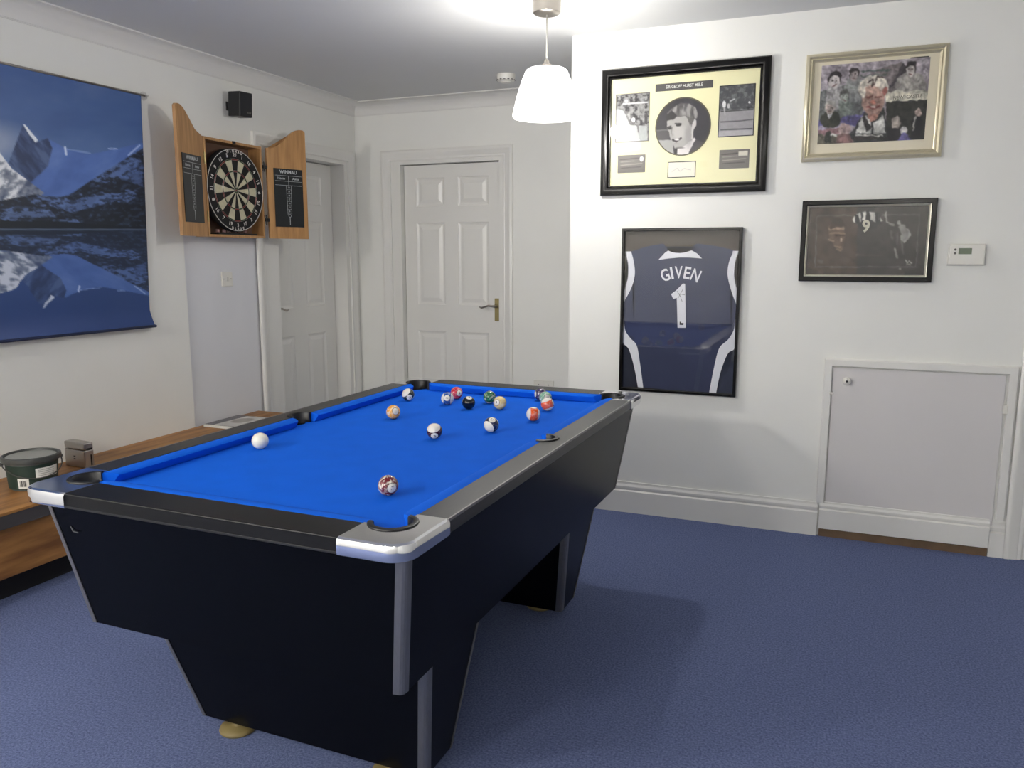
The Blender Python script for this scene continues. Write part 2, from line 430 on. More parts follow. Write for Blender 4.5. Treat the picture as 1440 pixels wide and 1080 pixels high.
def lever_handle(parent, x, z, t, mirror=1, m=BRASS, m2=BRASS):
    bm = BM(); box(bm, x-0.019, x+0.019, -t-0.008, -t, z-0.105, z+0.055, 0.003)
    p = obj('handle_plate', bm, m, parent)
    bm = BM(); s = mirror
    tube(bm, [(x, -t-0.006, z), (x, -t-0.048, z), (x-0.015*s, -t-0.056, z+0.002), (x-0.045*s, -t-0.056, z+0.006), (x-0.075*s, -t-0.054, z-0.004),
              (x-0.10*s, -t-0.052, z-0.012), (x-0.118*s, -t-0.050, z-0.006)], [0.009, 0.009, 0.0085, 0.007, 0.0065, 0.0065, 0.004], 10)
    obj('door_handle', bm, m2, parent, True)
# door 2 in the far wall
R2 = struct(bpy.data.objects.new('door_2', None)); COL.objects.link(R2); R2.location = (-2.995, YF+0.092, 0.008)
obj('door_leaf', door_leaf(0.765, 1.98, 0.04, ((0.095, 0.325), (0.43, 0.67)), ROWS), GLOSSW, R2)
lever_handle(R2, 0.735, 0.985, 0.04, 1, BRASS, NICKEL)
bm = BM()
for x0, x1 in ((D2A-0.001+2.995, -0.004), (0.769, D2B+2.995+0.001)):
    box(bm, x0, x1, -0.09, 0.028, -0.008, 1.985)
box(bm, D2A+2.995, D2B+2.995, -0.09, 0.028, 1.985, DH-0.007)
obj('door_frame', bm, GLOSSW, R2)
# door 1 in the left wall (local x along +y)
R1 = struct(bpy.data.objects.new('door_1', None)); COL.objects.link(R1); R1.location = (XL-0.155, 4.275, 0.008); R1.rotation_euler = (0, 0, PI/2)
obj('door_leaf', door_leaf(0.765, 1.98, 0.04, ((0.095, 0.275), (0.425, 0.64)), ROWS), GLOSSW, R1)
lever_handle(R1, 0.035, 0.985, 0.04, -1, NICKEL, NICKEL)
bm = BM(); o_ = 4.275
box(bm, D1A-o_-0.001, -0.004, -0.154, 0.0, -0.008, 1.985); box(bm, 0.769, D1B-o_+0.001, -0.154, 0.0, -0.008, 1.985)
box(bm, D1A-o_, D1B-o_, -0.154, 0.0, 1.985, DH-0.007)
obj('door_frame', bm, GLOSSW, R1)
# door 3 beside the hatch (mostly outside the frame)
R3 = struct(bpy.data.objects.new('door_3', None)); COL.objects.link(R3); R3.location = (CX0+0.035, YR+0.115, 0.008)
obj('door_leaf', door_leaf(0.765, 1.97, 0.04, ((0.095, 0.325), (0.43, 0.67)), ROWS), GLOSSW, R3)
bm = BM(); box(bm, -0.036, -0.004, -0.113, 0.0, -0.008, 1.975); box(bm, 0.769, CX1-CX0-0.034, -0.113, 0.0, -0.008, 1.975); box(bm, -0.035, 0.8, -0.113, 0, 1.975, 2.011)
obj('door_frame', bm, GLOSSW, R3)

# ------------------------------------------------------------------ under-stairs hatch in the picture wall
HT = struct(bpy.data.objects.new('door_4', None)); COL.objects.link(HT); HT.location = (0, YR, 0)
bm = BM()
P = [(0, 0.0), (0, 0.016), (0.003, 0.019), (0.031, 0.019), (0.036, 0.014), (0.036, 0.0)]
a, b, h = -0.020, 0.700, 0.835
loft(bm, [[(a-q[0], -q[1], 0.166) for q in P], [(a-q[0], -q[1], h+q[0]) for q in P], [(b+q[0], -q[1], h+q[0]) for q in P], [(b+q[0], -q[1], 0.176) for q in P]])
obj('hatch_frame', bm, GLOSSW, HT)
obj('hatch_panel', box(BM(), a+0.005, b-0.010, -0.010, -0.0005, 0.045, h-0.005, 0.001), HATCH, HT)
obj('hatch_skirting', loft(BM(), [[(x, -q[0]-0.008, 0.042+q[1]*0.80) for q in sp] for x in (-0.038, 0.680)]), GLOSSW, HT)
obj('threshold_strip', box(BM(), -0.036, 0.68, -0.016, 0.0, 0.0, 0.036), DWOOD, HT)
bm = BM(); lathe(bm, [(0.008, 0), (0.008, 0.010), (0.017, 0.016), (0.019, 0.024), (0.014, 0.031), (0.004, 0.033)], 20)
bmesh.ops.rotate(bm, verts=bm.verts, matrix=Matrix.Rotation(PI/2, 3, 'X'))
kn = obj('hatch_knob', bm, WHITEP, HT, True, loc=(0.046, -0.010, 0.770))
bm = BM(); lathe(bm, [(0.005, 0), (0.005, 0.002)], 12); bmesh.ops.rotate(bm, verts=bm.verts, matrix=Matrix.Rotation(PI/2, 3, 'X'))
obj('knob_screw', bm, INK, kn, loc=(0, -0.0325, 0))
bm = BM()
for z in (0.70,): box(bm, a-0.008, a+0.012, -0.024, -0.010, z, z+0.012, 0.002)
for z in (0.66,): box(bm, b-0.014, b+0.004, -0.024, -0.010, z, z+0.04, 0.002)
obj('hatch_catch', bm, WHITEP, HT)

# ------------------------------------------------------------------ pool table
TA = -0.00872
T = thing('pool_table', 'black pool table with bright blue cloth, chrome corner castings and tapered pedestals', 'pool table', (-1.2756, 2.241, 0), TA)
HW, HL, ZT, ZR = 0.536, 0.956, 0.794, 0.760     # half width, half length, top of rail, underside of rail
ZB = 0.764                                       # playing surface
IU, IV = 0.460, 0.857                            # inner edge of the wooden rail
PC = (0.440, 0.836); PR = 0.052                  # corner pockets
MV = 0.028                                       # middle pockets
CU, CV = 0.385, 0.772                            # where the castings end
def cyl(x, y, r, z0, z1, seg=40): return lathe(BM(), [(r, z0), (r, z1)], seg, (x, y, 0))
pockets = [(sx*PC[0], sy*PC[1]) for sx in (-1, 1) for sy in (-1, 1)]
# slate bed with cloth
bed = obj('bed_cloth', box(BM(), -IU-0.004, IU+0.004, -IV-0.004, IV+0.004, ZB-0.03, ZB), CLOTH, T)
bool_cut(bed, [cyl(sx*(PC[0]+0.022), sy*(PC[1]+0.024), 0.046, 0.6, 0.9) for sx in (-1, 1) for sy in (-1, 1)] + [cyl(s*0.488, MV, 0.042, 0.6, 0.9) for s in (-1, 1)])
# cabinet body with chamfered corners
def octo(u, v, c, z): return [(-u+c, -v, z), (u-c, -v, z), (u, -v+c, z), (u, v-c, z), (u-c, v, z), (-u+c, v, z), (-u, v-c, z), (-u, -v+c, z)]
BT, BB = (0.516, 0.915, 0.7595), (0.463, 0.853, 0.4153)
ch = 0.020
obj('cabinet', loft(BM(), [octo(BB[0], BB[1], ch, BB[2]), octo(BT[0], BT[1], ch, BT[2])]), BLACKLAM, T)
def strips(U0, V0, Z0, U1, V1, Z1, vc0=0, vc1=0, name='corner_trim'):
    for sx in (-1, 1):
        for sy in (-1, 1):
            rings = []
            for U, V, Z, vc in ((U0, V0, Z0, vc0), (U1, V1, Z1, vc1)):
                c = ch+0.003; o = 0.0022
                pts = [(U-c, V+o*0.2), (U-c, V+o), (U-0.008, V+o*0.9-0.0015), (U+o*0.2-0.003, V-0.003), (U+o*0.9-0.0015, V-0.008), (U+o, V-c), (U+o*0.2, V-c), (U-0.014, V-0.014)]
                rings.append([(sx*p[0], sy*p[1]+vc, Z) for p in pts])
            obj(name, loft(BM(), rings), ALU, T)
strips(BB[0], BB[1], BB[2], BT[0], BT[1], BT[2])
# pedestals
for vt0, vt1, vb0, vb1 in ((-0.705, -0.400, -0.597, -0.440), (0.300, 0.650, 0.448, 0.606)):
    zt_, zb_ = 0.4150, 0.031; ut, ub = 0.442, 0.372
    def ring(u, v0, v1, z, c=ch): 
        m_ = (v0+v1)/2; return [(p[0], p[1]+m_, p[2]) for p in octo(u, (v1-v0)/2, c, z)]
    obj('pedestal', loft(BM(), [ring(ub, vb0, vb1, zb_), ring(ut, vt0, vt1, zt_)]), BLACKLAM, T)
    strips(ub, (vb1-vb0)/2, zb_, ut, (vt1-vt0)/2, zt_, (vb0+vb1)/2, (vt0+vt1)/2)
    for u in (-0.255, 0.255):
        bm = BM(); lathe(bm, [(0.050, 0), (0.053, 0.005), (0.050, 0.012), (0.020, 0.016), (0.012, 0.018), (0.012, 0.034)], 28)
        obj('levelling_foot', bm, FOOTM, T, True, loc=(u, (vb0+vb1)/2-(0.055 if vt0 < 0 else -0.005), 0.0))
# rails
def rail_piece(name, x0, x1, y0, y1, m):
    bm = BM(); box(bm, x0, x1, y0, y1, ZR, ZT, 0.0025)
    return obj(name, bm, m, T)
rail_piece('rail', -CU, CU, -HL, -IV, RAILX); rail_piece('rail', -CU, CU, IV, HL, RAILX)
for s in (-1, 1):
    r = rail_piece('rail', min(s*IU, s*HW), max(s*IU, s*HW), -CV, CV, RAILM)
    bool_cut(r, [cyl(s*0.452, MV, 0.0485, 0.7, 0.9)])
    bm = BM(); box(bm, min(s*(HW-0.003), s*(HW+0.0012)), max(s*(HW-0.003), s*(HW+0.0012)), -CV, CV, ZT-0.006, ZT+0.0008, 0.0005); obj('edge_trim', bm, ALU, T)
for s in (-1, 1):
    bm = BM(); box(bm, -CU, CU, min(s*(HL-0.003), s*(HL+0.0012)), max(s*(HL-0.003), s*(HL+0.0012)), ZR-0.001, ZR+0.004, 0.0005); obj('edge_trim', bm, BLACKP, T)
# castings
for sx in (-1, 1):
    for sy in (-1, 1):
        def outline(off, r=0.052):
            X, Y = HW+0.004-off, HL+0.004-off; rr = r-off
            p = [(CU-0.002, IV+0.001), (CU-0.002, Y)]
            for k in range(9):
                a = PI/2-PI/2*k/8; p.append((X-rr+rr*math.cos(a), Y-rr+rr*math.sin(a)))
            p += [(X, CV-0.002), (IU+0.001, CV-0.002), (IU+0.001, IV+0.001)]
            return [(sx*a, sy*b) for a, b in p]
        bm = BM()
        loft(bm, [[(*p, z) for p in outline(o)] for o, z in ((0.006, ZR-0.004), (0.001, ZR-0.001), (0.0, ZR+0.004), (0.0, ZT-0.008), (0.0025, ZT-0.002), (0.008, ZT+0.001))])
        c = obj('corner_casting', bm, CHROME, T)
        bool_cut(c, [cyl(sx*PC[0], sy*PC[1], PR+0.0015, 0.7, 0.9, 48)])
        smooth_angle(c, 25)
# pocket liners
def liner(cx, cy, R, a0, a1, n=24, parent=T):
    bm = BM(); sec = [(R-0.011, ZT+0.0005), (R-0.009, ZT+0.004), (R-0.002, ZT+0.005), (R+0.002, ZT+0.0035), (R+0.003, ZT+0.0012), (R-0.001, ZT+0.0008), (R-0.001, 0.705), (R-0.011, 0.700)]
    rings = [[(cx+q[0]*math.cos(a0+(a1-a0)*k/n), cy+q[0]*math.sin(a0+(a1-a0)*k/n), q[1]) for q in sec] for k in range(n+1)]
    loft(bm, rings)
    lathe(bm, [(R-0.003, 0.692), (R-0.003, 0.700)], 32, (cx, cy, 0))
    o = smooth_angle(obj('pocket', bm, RUBBER, parent), 40)
    return o
for sx in (-1, 1):
    for sy in (-1, 1):
        ca = math.atan2(sy, sx); liner(sx*PC[0], sy*PC[1], PR, ca-math.radians(118), ca+math.radians(118))
for s in (-1, 1):
    ca = 0 if s > 0 else PI
    liner(s*0.452, MV, 0.047, ca-math.radians(96), ca+math.radians(96))
# cushions: cloth covered profile swept between pockets
def cushion(p0, p1, n, nose=0.040, cut0=0.03, cut1=0.03):
    """p0,p1 on the inner rail edge, n = inward normal"""
    p0 = Vector((*p0, 0)); p1 = Vector((*p1, 0)); n = Vector((*n, 0)); d = (p1-p0).normalized()
    sec = [(0.0, ZT-0.001), (0.010, ZT+0.0005), (0.026, ZT-0.001), (nose-0.003, ZT-0.0035), (nose, ZT-0.007), (nose-0.002, ZT-0.011), (nose-0.014, ZB+0.0005), (0.0, ZB+0.0003)]
    rings = []
    L = (p1-p0).length
    for t, c in ((0, 0), (0.012/L*2, 0.35), (0.5, 1), (1-0.012/L*2, 0.35), (1, 0)):
        ring = []
        for o, z in sec:
            if t < 0.5: base = p0+d*(cut0*(o/nose)+ (L*t if 0 < t else 0))
            elif t == 0.5: base = p0+d*L*0.5
            else: base = p1-d*(cut1*(o/nose)+L*(1-t))
            oo = o if 0 < t < 1 else o-0.004*(o/nose)
            ring.append(tuple(base+n*oo+Vector((0, 0, z))))
        rings.append(ring)
    o = smooth_angle(obj('cushion', loft(BM(), rings), CLOTH, T), 40)
cushion((-0.400, -IV), (0.400, -IV), (0, 1)); cushion((-0.400, IV), (0.400, IV), (0, -1))
for s in (-1, 1):
    cushion((s*IU, -0.796), (s*IU, MV-0.046), (-s, 0), cut1=0.010); cushion((s*IU, MV+0.046), (s*IU, 0.796), (-s, 0), cut0=0.010)
# little scuff on the near end panel
bm = BM(); tube(bm, [(-0.440, -0.9035, 0.690), (-0.432, -0.9045, 0.678), (-0.415, -0.9045, 0.676)], 0.0016, 6); obj('scuff', bm, mat('scuffed laminate', (60, 62, 66), 0.6), T)

# ------------------------------------------------------------------ balls
RB = 0.0254
VR, VU, VB = Vector((0.925, 0.379, 0)), Vector((-0.06, 0.146, 0.987)), Vector((0.374, -0.914, 0.158))
def ball_mesh():
    bm = BM(); bmesh.ops.create_uvsphere(bm, u_segments=48, v_segments=32, radius=RB); me = bpy.data.meshes.new('ball'); bm.to_mesh(me); bm.free()
    for p in me.polygons: p.use_smooth = True
    return me
BMESH = ball_mesh()
def rot_from(xax, zax):
    z = zax.normalized(); x = (xax-z*xax.dot(z)); x.normalize(); y = z.cross(x)
    return Matrix((x, y, z)).transposed().to_euler()
BGRP = None
def ball(xy, label, rgb=None, stripe=False, num=None, spot=(0, 0, 1), pole=(0, 1, 0), marble=0.3, grp=None, base=(236, 230, 214), digit=(20, 18, 18)):
    me = BMESH.copy(); o = bpy.data.objects.new('pool_ball', me); COL.objects.link(o)
    me.materials.append(ball_mat('ball '+label[:18], rgb or (238, 234, 214), stripe, num is not None, marble, base))
    o.location = (xy[0], xy[1], ZB+RB+0.0003)
    v = lambda t: VR*t[0]+VU*t[1]+VB*t[2]
    o.rotation_euler = rot_from(v(spot), v(pole))
    tag(o, label, 'pool ball', 'pool balls on the blue cloth')
    if num:
        bm = BM()
        V, F = text_mesh(num, 0.0125 if len(num) == 1 else 0.0105, 0.0003)
        for s in (1,):
            add_vf(bm, V, F, lambda p: tuple(Vector((RB, p[0], p[1])).normalized()*RB*1.006))
        obj('number', bm, INK, o)
    return o
BALLS = [
 ((-1.616, 1.919), 'plain cream white cue ball lying alone by the left cushion', (240, 236, 216), False, None, (0, 0, 1), (0, 1, 0), 0),
 ((-1.005, 1.651), 'maroon and white marbled ball nearest the near right corner pocket', (110, 34, 44), False, '7', (0.55, 0.25, 0.8), (0.2, 1, 0.1), 0.95),
 ((-1.189, 2.245), 'white capped ball with dark maroon band low on its front, centre of table', (70, 22, 34), True, '15', (0.1, -0.85, 0.5), (-0.1, 0.75, 0.65), 0.15),
 ((-1.059, 2.405), 'white ball with navy band over its upper right side', (26, 30, 74), True, '12', (0.6, 0.7, -0.3), (-0.62, -0.48, 0.62), 0.15),
 ((-0.993, 2.628), 'vivid orange ball just left of the right middle pocket', (226, 84, 26), True, '13', (0.1, 1.0, 0.15), (-1, 0.05, 0.15), 0.25),
 ((-1.012, 2.829), 'coral orange ball with white crown, front of the three by the far right pocket', (228, 92, 54), True, '5', (0.9, 0.1, 0.2), (-0.35, 0.9, 0.1), 0.15),
 ((-1.476, 2.472), 'white ball with yellow lower left side and ringed number', (240, 170, 70), False, '1', (0.45, 0.25, 0.86), (-0.3, 1, 0), 0.85),
 ((-1.607, 2.812), 'white capped ball with dark green band nearest the far left pocket', (24, 44, 52), True, '14', (0.45, -0.6, 0.65), (-0.55, 0.62, 0.55), 0.2),
 ((-1.419, 2.793), 'blue ball with a large white numbered circle, left of the black ball', (30, 78, 150), True, '2', (0.15, 0.1, 1), (-1, 0.1, 0.0), 0.2),
 ((-1.444, 2.925), 'red ball closest to the far cushion behind the blue numbered ball', (206, 40, 62), False, '3', (0.35, -0.65, 0.65), (0.1, 1, 0), 0.4),
 ((-1.302, 2.741), 'black ball with its number circle turned up', (14, 14, 18), False, '8', (0.12, 0.85, 0.5), (-0.1, -0.5, 0.85), 0.0),
 ((-1.278, 2.886), 'green ball with white marbled top, behind the pale yellow ball', (20, 96, 60), False, '6', (0.1, 1, 0.25), (0, 0.2, 1), 0.5),
 ((-1.191, 2.787), 'pale yellow ball with a ringed number on its left side', (232, 206, 140), False, '9', (-0.5, 0.15, 0.85), (0.1, 1, 0), 0.3),
 ((-1.113, 3.026), 'purple ball with a white patch, closest to the far cushion on the right', (52, 40, 84), False, '4', (-0.9, 0, 0.3), (0, 1, 0), 0.35),
 ((-1.066, 2.956), 'pale green and white ball between the purple and coral balls', (120, 168, 140), False, '10', (0.2, 0.35, 0.9), (-0.1, 1, 0), 0.75),
]
for xy, lab, rgb, st, num, spot, pole, mb in BALLS: ball(xy, lab, rgb, st, num, spot, pole, mb)

# ------------------------------------------------------------------ pendant lamps
BULB = emit_mat('lit bulb', (255, 251, 246), 900.0)
SHADE = emit_mat('lit opal glass', (255, 252, 248), 7.0, 0.7)
def pendant(loc, label, bulb=BULB, shade=SHADE, br=0.034):
    t = thing('pendant_lamp', label, 'lamp', loc, 0)      # origin at the ceiling
    bm = BM(); lathe(bm, [(0.006, -0.062), (0.050, -0.062), (0.060, -0.056), (0.060, 0.0)], 40); smooth_angle(obj('ceiling_rose', bm, NICKEL, t), 40)
    bm = BM(); tube(bm, [(0, 0, -0.06), (0, 0, -0.27)], 0.0035, 10); obj('cord', bm, WHITEP, t, True)
    bm = BM(); lathe(bm, [(0.004, -0.245), (0.011, -0.25), (0.013, -0.262), (0.022, -0.268), (0.022, -0.33), (0.018, -0.335)], 20); obj('lamp_holder', bm, NICKEL, t, True)
    prof = [(0.020, -0.2805), (0.055, -0.282), (0.080, -0.287), (0.091, -0.295), (0.104, -0.325), (0.121, -0.372), (0.136, -0.425), (0.147, -0.470), (0.1485, -0.482), (0.146, -0.490),
            (0.02, -0.493), (0.02, -0.490), (0.143, -0.487), (0.1445, -0.481), (0.143, -0.470), (0.132, -0.425), (0.117, -0.373), (0.100, -0.327), (0.087, -0.299), (0.078, -0.291), (0.055, -0.286), (0.020, -0.2845)]
    bm = BM(); seg = 56
    loft(bm, [[(r*math.cos(2*PI*i/seg), r*math.sin(2*PI*i/seg), z) for i in range(seg)] for r, z in prof], close=True)
    obj('lamp_shade', bm, shade, t, True)
    bm = BM(); bmesh.ops.create_uvsphere(bm, u_segments=24, v_segments=16, radius=br); bmesh.ops.translate(bm, verts=bm.verts, vec=(0, 0, -0.395))
    obj('bulb', bm, bulb, t, True)
    return t
pendant((-1.25, 3.45, H), 'white opal glass pendant lamp lit and hanging from a nickel ceiling rose')
for x_, y_, e_, w_ in ((-2.75, -0.9, 4300.0, 'left'), (-1.6, -1.8, 3600.0, 'middle'), (0.6, -1.9, 1500.0, 'right')):  # unseen lamps added behind the camera to supply fill light
    pendant((x_, y_, H), 'added fill pendant lamp, unseen behind the viewer, %s one of three' % w_, emit_mat('added fill bulb behind viewer', (255, 250, 243), e_*0.19), emit_mat('added fill glass behind viewer', (255, 250, 243), e_*0.005, 0.7), 0.078)

# ------------------------------------------------------------------ smoke detector
sd = thing('smoke_detector', 'small round white smoke detector on the ceiling behind the lamp', 'smoke detector', (-1.975, 4.725, H))
bm = BM(); lathe(bm, [(0.030, -0.040), (0.052, -0.038), (0.056, -0.030), (0.058, -0.0)], 36); smooth_angle(obj('base', bm, WHITEP, sd), 40)
bm = BM(); lathe(bm, [(0.010, -0.049), (0.030, -0.047), (0.034, -0.041), (0.030, -0.038)], 32); smooth_angle(obj('sensor_cap', bm, WHITEP, sd), 40)
bm = BM()
for k in range(14):
    a = 2*PI*k/14; c, s_ = math.cos(a), math.sin(a)
    b2 = BM(); box(b2, 0.0535, 0.0565, -0.006, 0.006, -0.036, -0.031); bmesh.ops.rotate(b2, verts=b2.verts, matrix=Matrix.Rotation(a, 3, 'Z'))
    me = bpy.data.meshes.new('x'); b2.to_mesh(me); b2.free(); bm.from_mesh(me)
obj('vent_slots', bm, GREYPH, sd)

# ------------------------------------------------------------------ picture frames on the right wall
def frame_profile(bm, w, h, prof):
    """mitred moulding, local x 0..w, z 0..h, y<0 towards the room; prof (inset, projection)"""
    loft(bm, [[(q[0], -q[1], q[0]) for q in prof], [(w-q[0], -q[1], q[0]) for q in prof], [(w-q[0], -q[1], h-q[0]) for q in prof], [(q[0], -q[1], h-q[0]) for q in prof]], close=True)
    return bm
def pane(parent, x0, x1, z0, z1, y): return obj('glass', box(BM(), x0, x1, y-0.001, y+0.001, z0, z1), GLASS, parent)
PRT = print_mat('printed photograph', 0.45)

# --- frame 1: portrait with action photos on a pale yellow mount
W1, H1 = 0.803, 0.606
F1 = thing('picture_frame', 'wide black framed display with round portrait on pale yellow mount', 'picture frame', (-1.165, YR-0.001, 1.648))
bm = frame_profile(BM(), W1, H1, [(0, 0), (0, 0.022), (0.006, 0.030), (0.020, 0.034), (0.034, 0.030), (0.042, 0.020), (0.047, 0.020), (0.048, 0.012), (0.048, 0.0)])
smooth_angle(obj('frame', bm, BLACKF, F1), 35)
obj('mount', box(BM(), 0.046, W1-0.046, -0.008, -0.002, 0.046, H1-0.046), CREAM, F1)
pane(F1, 0.047, W1-0.047, 0.047, H1-0.047, -0.013)
Q1 = [(135, 250), (1115, 172), (1080, 908), (120, 940)]
_k = homog(Q1); _M = np.array([[_k[0], _k[1], _k[2]], [_k[3], _k[4], _k[5]], [_k[6], _k[7], 1]]); _Mi = np.linalg.inv(_M)
def f1uv(x, y):
    p = _Mi@np.array([x, y, 1.0]); return p[0]/p[2], p[1]/p[2]
IW, IH = W1-0.096, H1-0.096
def f1xz(x, y): u, v = f1uv(x, y); return 0.048+u*IW, 0.048+(1-v)*IH
def f1rect(quad):
    P = [f1xz(*q) for q in quad]; x0 = (P[0][0]+P[3][0])/2; x1 = (P[1][0]+P[2][0])/2; z1 = (P[0][1]+P[1][1])/2; z0 = (P[2][1]+P[3][1])/2
    return x0, x1, z0, z1
def print_on(parent, name, cv, x0, x1, z0, z1, y, border=None, mask=None):
    o = canvas_mesh(name, cv, lambda u, v: (x0+u*(x1-x0), y, z1-v*(z1-z0)), PRT, parent, mask)
    if border is not None:
        bm = BM(); b_ = 0.004
        frame = [(x0-b_, x1+b_, z1, z1+b_), (x0-b_, x1+b_, z0-b_, z0), (x0-b_, x0, z0, z1), (x1, x1+b_, z0, z1)]
        for f in frame: box(bm, f[0], f[1], y-0.0006, y+0.0010, f[2], f[3])
        obj('mount_edge', bm, border, parent)
    return o
# round portrait (crop coordinates of the portrait)
cv = Canvas(110, 116, [(0, 0), (966, 0), (966, 1080), (0, 1080)], (52, 50, 54)); cv.warp(16, 90)
cv.grain(180, 14, 3)
cv.poly([(60, 560), (290, 560), (290, 730), (60, 730)], (78, 76, 76)); cv.poly([(60, 720), (330, 735), (380, 1000), (60, 1000)], (160, 160, 156)); cv.line([(70, 575), (270, 570)], 8, (110, 110, 108))
cv.poly([(600, 985), (640, 860), (720, 740), (880, 840), (900, 1000), (600, 1080)], (70, 66, 68))
cv.poly([(410, 980), (425, 870), (560, 800), (690, 710), (715, 740), (640, 880), (590, 990)], (212, 208, 206)); cv.poly([(375, 870), (425, 870), (420, 975), (390, 975)], (40, 38, 38))
cv.poly([(240, 420), (330, 370), (560, 360), (620, 460), (640, 600), (655, 720), (560, 810), (470, 880), (380, 868), (330, 780), (290, 680), (265, 580), (240, 540)], (166, 164, 160))
cv.ell(440, 620, 90, 120, (190, 188, 184), .6, soft=.6); cv.ell(600, 680, 60, 170, (140, 138, 136), .6, soft=.8)
cv.poly([(630, 590), (640, 480), (670, 425), (705, 450), (700, 540), (655, 610)], (190, 186, 184)); cv.line([(655, 600), (650, 720)], 14, (190, 188, 184))
cv.poly([(235, 425), (245, 300), (330, 220), (450, 170), (580, 175), (680, 240), (725, 350), (715, 420), (660, 425), (625, 500), (600, 520), (570, 430), (530, 370), (380, 370), (340, 415)], (96, 94, 92))
n = vnoise(cv.X*1.0, cv.Y*.4, 46, 5, 3); msk = cv.pmask([(300, 330), (350, 220), (450, 175), (580, 178), (680, 245), (715, 350), (700, 420), (600, 420), (530, 360), (380, 360)])
cv.blend(np.clip((n-.5)*5, 0, 1)*msk*.8, (160, 158, 154)); cv.blend(np.clip((.5-n)*5, 0, 1)*msk*.6, (56, 54, 54))
cv.poly([(235, 425), (240, 330), (320, 270), (390, 350), (340, 410)], (48, 46, 46))
cv.ell(430, 505, 46, 17, (44, 42, 42)); cv.ell(288, 548, 40, 16, (52, 50, 50)); cv.line([(375, 478), (470, 484)], 11, (56, 54, 54)); cv.line([(240, 530), (305, 515)], 10, (64, 62, 60)); cv.line([(330, 540), (312, 640), (345, 672)], 9, (120, 118, 114))
cv.ell(335, 660, 26, 30, (160, 158, 154), .8, soft=.4); cv.line([(340, 732), (400, 756), (475, 714)], 15, (62, 58, 58)); cv.ell(408, 728, 48, 13, (226, 224, 220)); cv.line([(370, 790), (440, 790)], 8, (150, 148, 146))
cv.ell(450, 868, 90, 14, (90, 88, 86), .7, soft=.5)
cv.blur(2)
a_ = f1xz(602, 553); rx = (f1xz(782, 545)[0]-f1xz(422, 560)[0])/2; rz = (f1xz(602, 366)[1]-f1xz(602, 740)[1])/2
k = rx/ (868/2/966*1.0); wx = rx*2*966/868.0; wz = rz*2*1080/905.0
x0 = a_[0]-wx*(495/966.0); z1 = a_[1]+wz*(533/1080.0)
print_on(F1, 'portrait_print', cv, x0, x0+wx, z1-wz, z1, -0.0086, None, lambda u, v: ((u*966-495)/436)**2+((v*1080-533)/455)**2 <= 1)
bm = BM(); seg = 64
loft(bm, [[(a_[0]+(rx+o)*math.cos(2*PI*i/seg), yy, a_[1]+(rz+o)*math.sin(2*PI*i/seg)) for i in range(seg)] for o, yy in ((-0.003, -0.0082), (-0.003, -0.0094), (0.003, -0.0098), (0.003, -0.0082))], close=True)
obj('mount_edge', bm, mat('olive mount bevel', (88, 84, 60), 0.7), F1)
# left action photo
cv = Canvas(62, 84, [(78, 120), (680, 85), (660, 965), (60, 1000)], (120, 120, 118))
n = vnoise(cv.X, cv.Y, 44, 8, 4); cv.blend(np.clip((n-.5)*6, 0, 1), (150, 150, 148)); cv.blend(np.clip((.50-n)*7, 0, 1), (42, 40, 42))
cv.poly([(60, 360), (200, 400), (260, 520), (330, 680), (640, 700), (640, 1000), (60, 1000)], (164, 168, 166)); cv.line([(200, 285), (640, 262)], 14, (200, 200, 200)); cv.ell(260, 235, 30, 26, (235, 235, 235))
cv.line([(470, 690), (480, 810)], 14, (110, 108, 108)); cv.ell(390, 580, 34, 40, (225, 225, 225)); cv.poly([(590, 480), (650, 480), (640, 670), (590, 650)], (60, 58, 58)); cv.grain(30, 10)
r_ = f1rect([(165, 348), (378, 335), (375, 640), (160, 655)]); print_on(F1, 'action_photo', cv, *r_, -0.0086, GREYPH)
# right action photo
cv = Canvas(62, 84, [(50, 70), (472, 45), (440, 640), (28, 655)], (70, 72, 74))
n = vnoise(cv.X, cv.Y, 34, 9, 4); cv.blend(np.clip((n-.52)*6, 0, 1)*.7, (120, 122, 122)); cv.poly([(30, 355), (470, 335), (470, 700), (20, 700)], (150, 148, 150))
cv.line([(60, 485), (300, 475), (440, 460)], 7, (90, 88, 92)); cv.line([(60, 575), (430, 565)], 7, (80, 80, 84)); cv.poly([(30, 590), (450, 580), (450, 660), (20, 670)], (172, 170, 172))
cv.line([(60, 365), (440, 345)], 6, (60, 62, 62)); cv.ell(98, 280, 22, 40, (220, 220, 220)); cv.ell(150, 300, 16, 30, (190, 190, 190)); cv.line([(98, 320), (108, 400)], 8, (170, 168, 168)); cv.line([(170, 245), (220, 220)], 7, (190, 190, 190))
cv.ell(400, 262, 14, 12, (220, 220, 220)); cv.ell(385, 325, 14, 16, (40, 40, 44)); cv.grain(24, 9)
r_ = f1rect([(850, 292), (1078, 280), (1062, 607), (838, 618)]); print_on(F1, 'action_photo', cv, *r_, -0.0086, INK)
